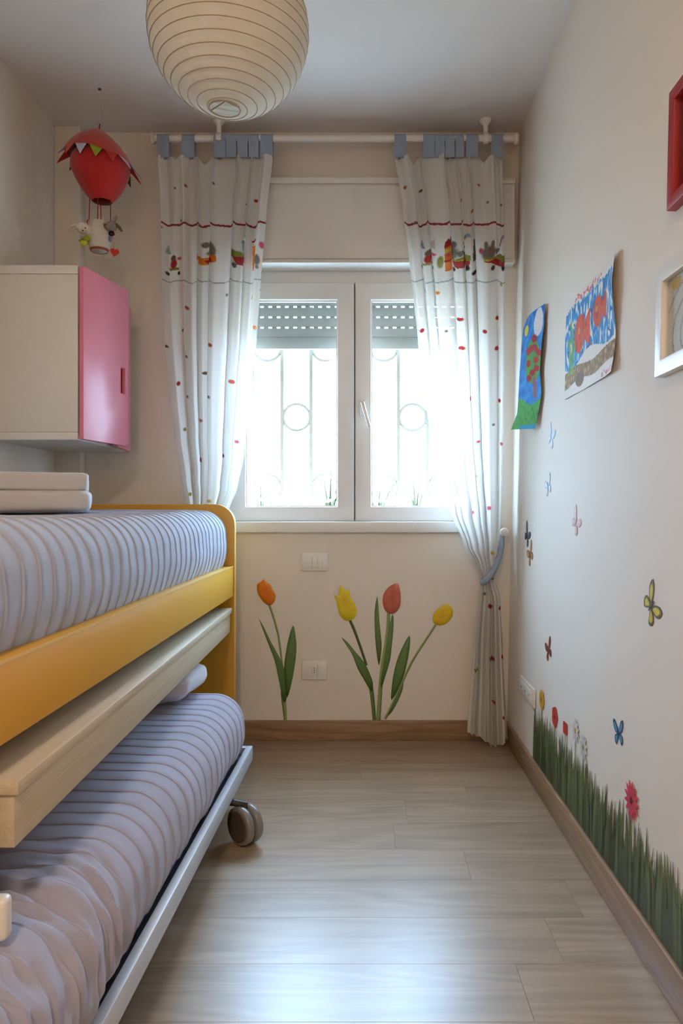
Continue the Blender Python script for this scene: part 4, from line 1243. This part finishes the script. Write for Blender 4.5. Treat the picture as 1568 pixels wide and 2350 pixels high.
def flower(px, py, rad, petals, col, ccol, sq=1.0, stem=True, rot=0.0, inner=0.3, crad=0.22):
    p = RW(px, py); cy_, cz_ = p.y, p.z
    pts = []
    for k in range(petals * 6):
        a = 2 * PI * k / (petals * 6) + rot
        rr = rad * (1 - inner * (0.5 + 0.5 * math.cos(petals * (a - rot))))
        pts.append((cy_ + rr * math.cos(a), cz_ + sq * rr * math.sin(a)))
    fl = wall_poly(pts, col, 0.0032, 0.001, mixc(col, ccol, 0.4)).build('flower', M['decal'], gb)
    if crad:
        wall_poly([(cy_ + rad * crad * math.cos(2*PI*k/14), cz_ + rad * crad * sq * math.sin(2*PI*k/14)) for k in range(14)], ccol, 0.0036, 0.0004).build('flower_heart', M['decal'], fl)
    if stem:
        wall_poly([(cy_ - 0.003, BH + 0.005), (cy_ + 0.003, BH + 0.005), (cy_ + 0.002, cz_ - rad * 0.7), (cy_ - 0.002, cz_ - rad * 0.7)], srgb(96, 124, 60), 0.0028, 0.0006).build('flower_stem', M['decal'], gb)
flower(1245, 1606, 0.036, 14, srgb(222, 160, 30), srgb(150, 100, 20), inner=0.15)
flower(1275, 1645, 0.036, 5, srgb(204, 62, 46), srgb(150, 40, 30), inner=0.15)
flower(1299, 1671, 0.027, 4, srgb(200, 56, 40), srgb(160, 40, 30), inner=0.25, sq=0.9, crad=0)
flower(1323, 1677, 0.036, 10, srgb(214, 214, 218), srgb(200, 160, 50), inner=0.4)
flower(1341, 1715, 0.036, 10, srgb(206, 214, 210), srgb(150, 150, 60), inner=0.4)
flower(1452, 1837, 0.046, 13, srgb(220, 66, 92), srgb(90, 30, 40), inner=0.4, crad=0.18)

# butterflies
def butterfly(px, py, hpx, c1, c2, rot, label, fold=1.0):
    p = RW(px, py)
    L = hpx / (F / p.y) * 0.72
    e = empty('butterfly_sticker', wp(p.y, p.z, 0), label, 'wall sticker', 'butterfly stickers')
    up_ = [(0.06, 0.0), (0.15, 0.35), (0.55, 0.85), (0.95, 0.95), (1.0, 0.6), (0.75, 0.2), (0.3, 0.0)]
    lw_ = [(0.06, 0.0), (0.4, -0.02), (0.75, -0.15), (0.8, -0.5), (0.5, -0.75), (0.25, -0.5), (0.08, -0.2)]
    cr, sr = math.cos(rot), math.sin(rot)
    def tf(q, s):
        a, b = q[0] * s * (fold if s > 0 else 1.0), q[1]
        return (p.y + L * (a * cr - b * sr), p.z + L * (a * sr + b * cr))
    for s in (1, -1):
        for sh_ in (up_, lw_):
            pts = [tf(q, s) for q in sh_]
            if s < 0: pts = pts[::-1]
            wg = wall_poly(pts, c2, 0.0014, 0.0008, mixc(c1, c2, 0.15), sm=2).build('wing', M['decal'], e)
            cq = (sum(q[0] for q in sh_) / len(sh_), sum(q[1] for q in sh_) / len(sh_))
            inn = [(cq[0] + (q[0] - cq[0]) * 0.62, cq[1] + (q[1] - cq[1]) * 0.62) for q in sh_]
            pts = [tf(q, s) for q in inn]
            if s < 0: pts = pts[::-1]
            wall_poly(pts, c1, 0.0018, 0.0004, sm=2).build('wing_patch', M['decal'], wg)
    wall_poly([tf((0.05, -0.35), 1), tf((0.06, 0.35), 1), tf((0, 0.5), 1), tf((-0.06, 0.35), 1), tf((-0.05, -0.35), 1)], mixc(c2, (0.02, 0.02, 0.02), 0.5), 0.0022, 0.0005).build('body', M['decal'], e)
butterfly(1266, 1004, 40, srgb(190, 206, 214), srgb(168, 184, 196), 0.5, 'pale bluish butterfly sticker below the blue tree painting')
butterfly(1259, 1117, 36, srgb(206, 210, 204), srgb(140, 152, 160), -0.4, 'pale grey butterfly sticker, the higher of those beside the window corner')
butterfly(1323, 1200, 44, srgb(206, 150, 120), srgb(176, 128, 112), 0.7, 'pinkish brown butterfly sticker in the middle of the right wall')
butterfly(1211, 1230, 38, srgb(70, 84, 100), srgb(60, 68, 80), 0.6, 'dark slate blue butterfly sticker close to the curtain')
butterfly(1218, 1274, 38, srgb(200, 140, 70), srgb(130, 96, 60), -0.6, 'orange-brown butterfly sticker just under the slate blue one')
butterfly(1496, 1392, 66, srgb(206, 186, 50), srgb(64, 56, 30), 0.9, 'large yellow and black butterfly sticker')
butterfly(1260, 1493, 38, srgb(130, 62, 44), srgb(104, 50, 40), -0.5, 'dark red-brown butterfly sticker above the grass sticker')
butterfly(1421, 1684, 46, srgb(84, 150, 190), srgb(40, 70, 110), -0.2, 'bright blue butterfly sticker above the grass')

# ------------------------------------------------------------------ drawings and frames on the right wall
def sheet(name, label, P4, nu, nv, colf, thick=0.0006):
    """P4(u, v) -> 3-d point; colf(u, v arrays) -> colours"""
    us = np.linspace(0, 1, nu); vs2 = np.linspace(0, 1, nv)
    V = []; U = []; W_ = []
    for v_ in vs2:
        for u in us:
            V.append(P4(u, v_)); U.append(u); W_.append(v_)
    C = colf(np.array(U), np.array(W_))
    f = []
    for j in range(nv - 1):
        for i in range(nu - 1):
            f.append((j*nu+i, (j+1)*nu+i, (j+1)*nu+i+1, j*nu+i+1))
    n0 = len(V)
    V2 = [p + Vector((thick, 0, 0)) for p in V]
    f += [tuple(n0 + q for q in reversed(fc)) for fc in f]
    C2 = np.tile(np.array([[0.8, 0.78, 0.74]]), (len(V2), 1))
    o = G().add(V + V2, f, [tuple(c) for c in np.vstack([C, C2])]).build(name, M['paper'], smooth=True)
    return tag(o, label, 'drawing')

rng = np.random.default_rng(3)
# fish drawing: u runs from the far (left) edge to the near (right) edge, v from top to bottom
fz1, fz0 = RW(1420, 581).z, RW(1421, 850).z
fy0, fy1 = RW(1301, 800).y, RW(1421, 720).y
def fishP(u, v_):
    y = fy0 + (fy1 - fy0) * u; z = fz1 + (fz0 - fz1) * v_
    lift = 0.003 + 0.016 * max(0, u - 0.6) ** 2 / 0.16 * (0.6 + 0.4 * math.sin(v_ * 7)) + 0.003 * math.sin(u * 6 + v_ * 4) ** 2
    return wp(y, z, lift)
def vnoise(u, v_, fu, fv, seed):
    return np.array([noise.noise(Vector((a * fu + seed, b * fv, seed))) for a, b in zip(u, v_)])
def fishC(u, v_):
    white_ = np.array(srgb(224, 216, 204)); C = np.tile(white_, (len(u), 1))
    n1 = vnoise(u, v_, 34, 9, 1.0); n2 = vnoise(u, v_, 22, 12, 5.0); n3 = vnoise(u, v_, 40, 20, 8.0)
    low = 0.70 - 0.05 * u + 0.05 * np.sin(u * 9) 
    reg = (v_ > 0.10 + 0.06 * n2) & (v_ < low)
    C[reg & (n1 > -0.2)] = srgb(120, 180, 216)
    C[reg & (n1 > -0.05)] = srgb(46, 130, 190)
    C[reg & (n2 > 0.34)] = srgb(34, 96, 160)
    # red lettering-like strokes of crayon along the top
    C[(np.abs(v_ - 0.06 - 0.02 * np.sin(u * 40)) < 0.025) & (u > 0.22) & (u < 0.75) & (n3 > -0.05)] = srgb(206, 110, 120)
    # sand
    top = 0.80 - 0.17 * u + 0.0 * u; bot = 0.97 - 0.17 * u - 0.05 * np.sin(u * 5)
    top = 0.74 - 0.02 * np.sin(u * 8); bot = 0.89 + 0.02 * np.sin(u * 11 + 1)
    m = (v_ > top) & (v_ < bot); C[m] = srgb(150, 116, 70); C[m & (n3 > 0.1)] = srgb(124, 94, 56); C[m & (n3 < -0.25)] = srgb(186, 156, 110)
    C[((u - 0.34) / 0.08) ** 2 + ((v_ - 0.88) / 0.07) ** 2 < 1] = srgb(120, 92, 60)
    # weeds
    for (uc, hh) in ((0.10, 0.34), (0.15, 0.50), (0.20, 0.30)):
        m = (np.abs(u - uc - 0.012 * np.sin(v_ * 40)) < 0.016) & (v_ > 0.74 - hh) & (v_ < 0.78); C[m] = srgb(110, 160, 60)
    m = (np.abs(u - 0.20) < 0.012) & (v_ > 0.28) & (v_ < 0.5) & (np.sin(v_ * 90) > 0); C[m] = srgb(40, 90, 50)
    # two red fish
    for (uc, vc, su, sv) in ((0.38, 0.43, 0.19, 0.19), (0.72, 0.36, 0.14, 0.14)):
        body = ((u - uc + 0.3 * su) / (0.62 * su)) ** 2 + ((v_ - vc) / sv) ** 2 < 1
        tail = (u > uc + 0.02) & (u < uc + 0.85 * su) & (np.abs(v_ - vc) < (0.25 + 0.9 * (u - uc) / su) * sv)
        C[body | tail] = srgb(204, 78, 34)
        C[(body | tail) & (n2 > 0.2)] = srgb(176, 56, 26)
        C[((u - uc + 0.45 * su) / (0.12 * su)) ** 2 + ((v_ - vc + 0.2 * sv) / (0.2 * sv)) ** 2 < 1] = srgb(190, 150, 50)
    C[(u > 0.78) & (np.abs(v_ - 0.965 + 0.03 * n1) < 0.02) & (n3 > 0)] = srgb(206, 120, 130)
    return C
sheet('fish_drawing', "child's drawing of two red fish in blue water pinned to the right wall", fishP, 180, 150, fishC)

rowsL = [(0, 1209, 733, 3.0), (0.12, 1202, 752, 3.0), (0.25, 1199, 776, 3.0), (0.5, 1193, 852, 3.0), (0.75, 1189, 930, 3.0), (0.84, 1187, 950, 3.0), (1.0, 1173, 986, 3.0)]
rowsR = [(0, 1251, 697, 2.72), (0.12, 1249, 745, 2.72), (0.25, 1243, 790, 2.73), (0.5, 1239, 850, 2.76), (0.75, 1243, 902, 2.74), (0.84, 1239, 930, 2.76), (1.0, 1228, 984, 2.80)]
def lerp_rows(rows_, v_):
    for a, b in zip(rows_[:-1], rows_[1:]):
        if v_ <= b[0] + 1e-9:
            t = (v_ - a[0]) / (b[0] - a[0])
            return [a[k] + (b[k] - a[k]) * t for k in (1, 2, 3)]
    return list(rows_[-1][1:])
def treeP(u, v_):
    a = lerp_rows(rowsL, v_); b = lerp_rows(rowsR, v_)
    pa, pb = P(*a), P(*b)
    p = pa.lerp(pb, u)
    p.x -= 0.010 * math.sin(PI * u)
    return p
def treeC(u, v_):
    n1 = vnoise(u, v_, 8, 14, 2.0); n2 = vnoise(u, v_, 20, 30, 4.0)
    C = np.tile(np.array(srgb(30, 128, 206)), (len(u), 1))
    C[n1 > 0.15] = srgb(54, 146, 216); C[n1 < -0.3] = srgb(24, 108, 188)
    gnd = 0.76 - 0.05 * np.sin(u * 5 + 1)
    C[v_ > gnd] = srgb(74, 158, 70); C[(v_ > gnd) & (n2 > 0.15)] = srgb(56, 136, 60)
    C[(v_ > 0.97) & (u > 0.45)] = srgb(40, 150, 190)
    C[((u - 0.28) / 0.12) ** 2 + ((v_ - 0.16) / 0.055) ** 2 < 1] = srgb(226, 206, 50)
    C[((u - 0.80) / 0.16) ** 2 + ((v_ - 0.10) / 0.10) ** 2 < 1] = srgb(224, 220, 226)
    C[((u - 0.72) / 0.30) ** 2 + ((v_ - 0.42) / 0.20) ** 2 < 1] = srgb(84, 150, 70)
    C[(np.abs(u - 0.80) < 0.05) & (v_ > 0.56) & (v_ < 0.77)] = srgb(150, 90, 90)
    for (a, b) in ((0.72, 0.22), (0.62, 0.31), (0.78, 0.29), (0.50, 0.34), (0.92, 0.33), (0.85, 0.40), (0.56, 0.44), (0.88, 0.48), (0.74, 0.52), (0.60, 0.57)):
        C[((u - a) / 0.10) ** 2 + ((v_ - b) / 0.032) ** 2 < 1] = srgb(160, 30, 30)
    return C
sheet('tree_painting', "child's blue painting of an apple tree curling off the wall", treeP, 60, 110, treeC)

def picture(name, label, ya, yb, z0, z1, wd, dep, fm, colf, parent_label=None):
    """frame on the right wall from y=ya (far) to y=yb (near)"""
    e = empty(name, wp((ya + yb) / 2, z0, 0), label, 'picture frame')
    fr = G()
    V = []
    for off in (0.0005, dep):
        V += [wp(ya, z0, off), wp(yb, z0, off), wp(yb, z1, off), wp(ya, z1, off)]
        i = wd
        V += [wp(ya - i, z0 + i, off), wp(yb + i, z0 + i, off), wp(yb + i, z1 - i, off), wp(ya - i, z1 - i, off)]
    Fc = []
    for k in range(4):
        j = (k + 1) % 4
        Fc += [(k, j, 4+j, 4+k), (8+k, 12+k, 12+j, 8+j), (k, 8+k, 8+j, j), (4+k, 4+j, 12+j, 12+k)]
    fr.add(V, Fc).build('frame_moulding', fm, e, bevel=0.002)
    nu, nv = 60, 50
    us, vv_ = np.meshgrid(np.linspace(0, 1, nu), np.linspace(0, 1, nv))
    us = us.ravel(); vv_ = vv_.ravel()
    V = [wp(ya - wd + 0.002 + (yb + wd - 0.002 - (ya - wd + 0.002)) * a, z1 - wd + 0.002 + (z0 + wd - 0.002 - (z1 - wd + 0.002)) * b, 0.004) for a, b in zip(us, vv_)]
    f = [(j*nu+i, (j+1)*nu+i, (j+1)*nu+i+1, j*nu+i+1) for j in range(nv-1) for i in range(nu-1)]
    G().add(V, f, [tuple(c) for c in colf(us, vv_)]).build('picture_sheet', M['paper'], e)
    G().hexa([wp(ya - wd, z0 + wd, 0.009), wp(yb + wd, z0 + wd, 0.009), wp(yb + wd, z0 + wd, 0.007), wp(ya - wd, z0 + wd, 0.007)],
             [wp(ya - wd, z1 - wd, 0.009), wp(yb + wd, z1 - wd, 0.009), wp(yb + wd, z1 - wd, 0.007), wp(ya - wd, z1 - wd, 0.007)]).build('pane', M['glass'], e)
def scribC(u, v_):
    C = np.tile(np.array(srgb(226, 222, 216)), (len(u), 1))
    C[((u - 0.16) / 0.09) ** 2 + ((v_ - 0.10) / 0.08) ** 2 < 1] = srgb(222, 176, 80)
    for r_ in (0.3, 0.45, 0.62):
        q = np.sqrt(((u - 0.55)) ** 2 + ((v_ - 0.75) * 0.9) ** 2)
        C[np.abs(q - r_) < 0.012] = srgb(178, 160, 190)
    return C
pa = RW(1522, 626); pb = RW(1522, 868)
picture('white_picture_frame', "white framed child's drawing at the right edge, below the red frame", pb.y, pb.y - 0.32, pb.z, pa.z, 0.034, 0.020, M['whiteframe'], scribC)
def darkC(u, v_): return np.tile(np.array(srgb(120, 30, 30)), (len(u), 1))
pa = RW(1553, 222); pb = RW(1553, 486)
picture('red_picture_frame', 'red wooden picture frame high at the right edge', pb.y, pb.y - 0.30, pb.z, pa.z, 0.026, 0.022, M['redframe'], darkC)
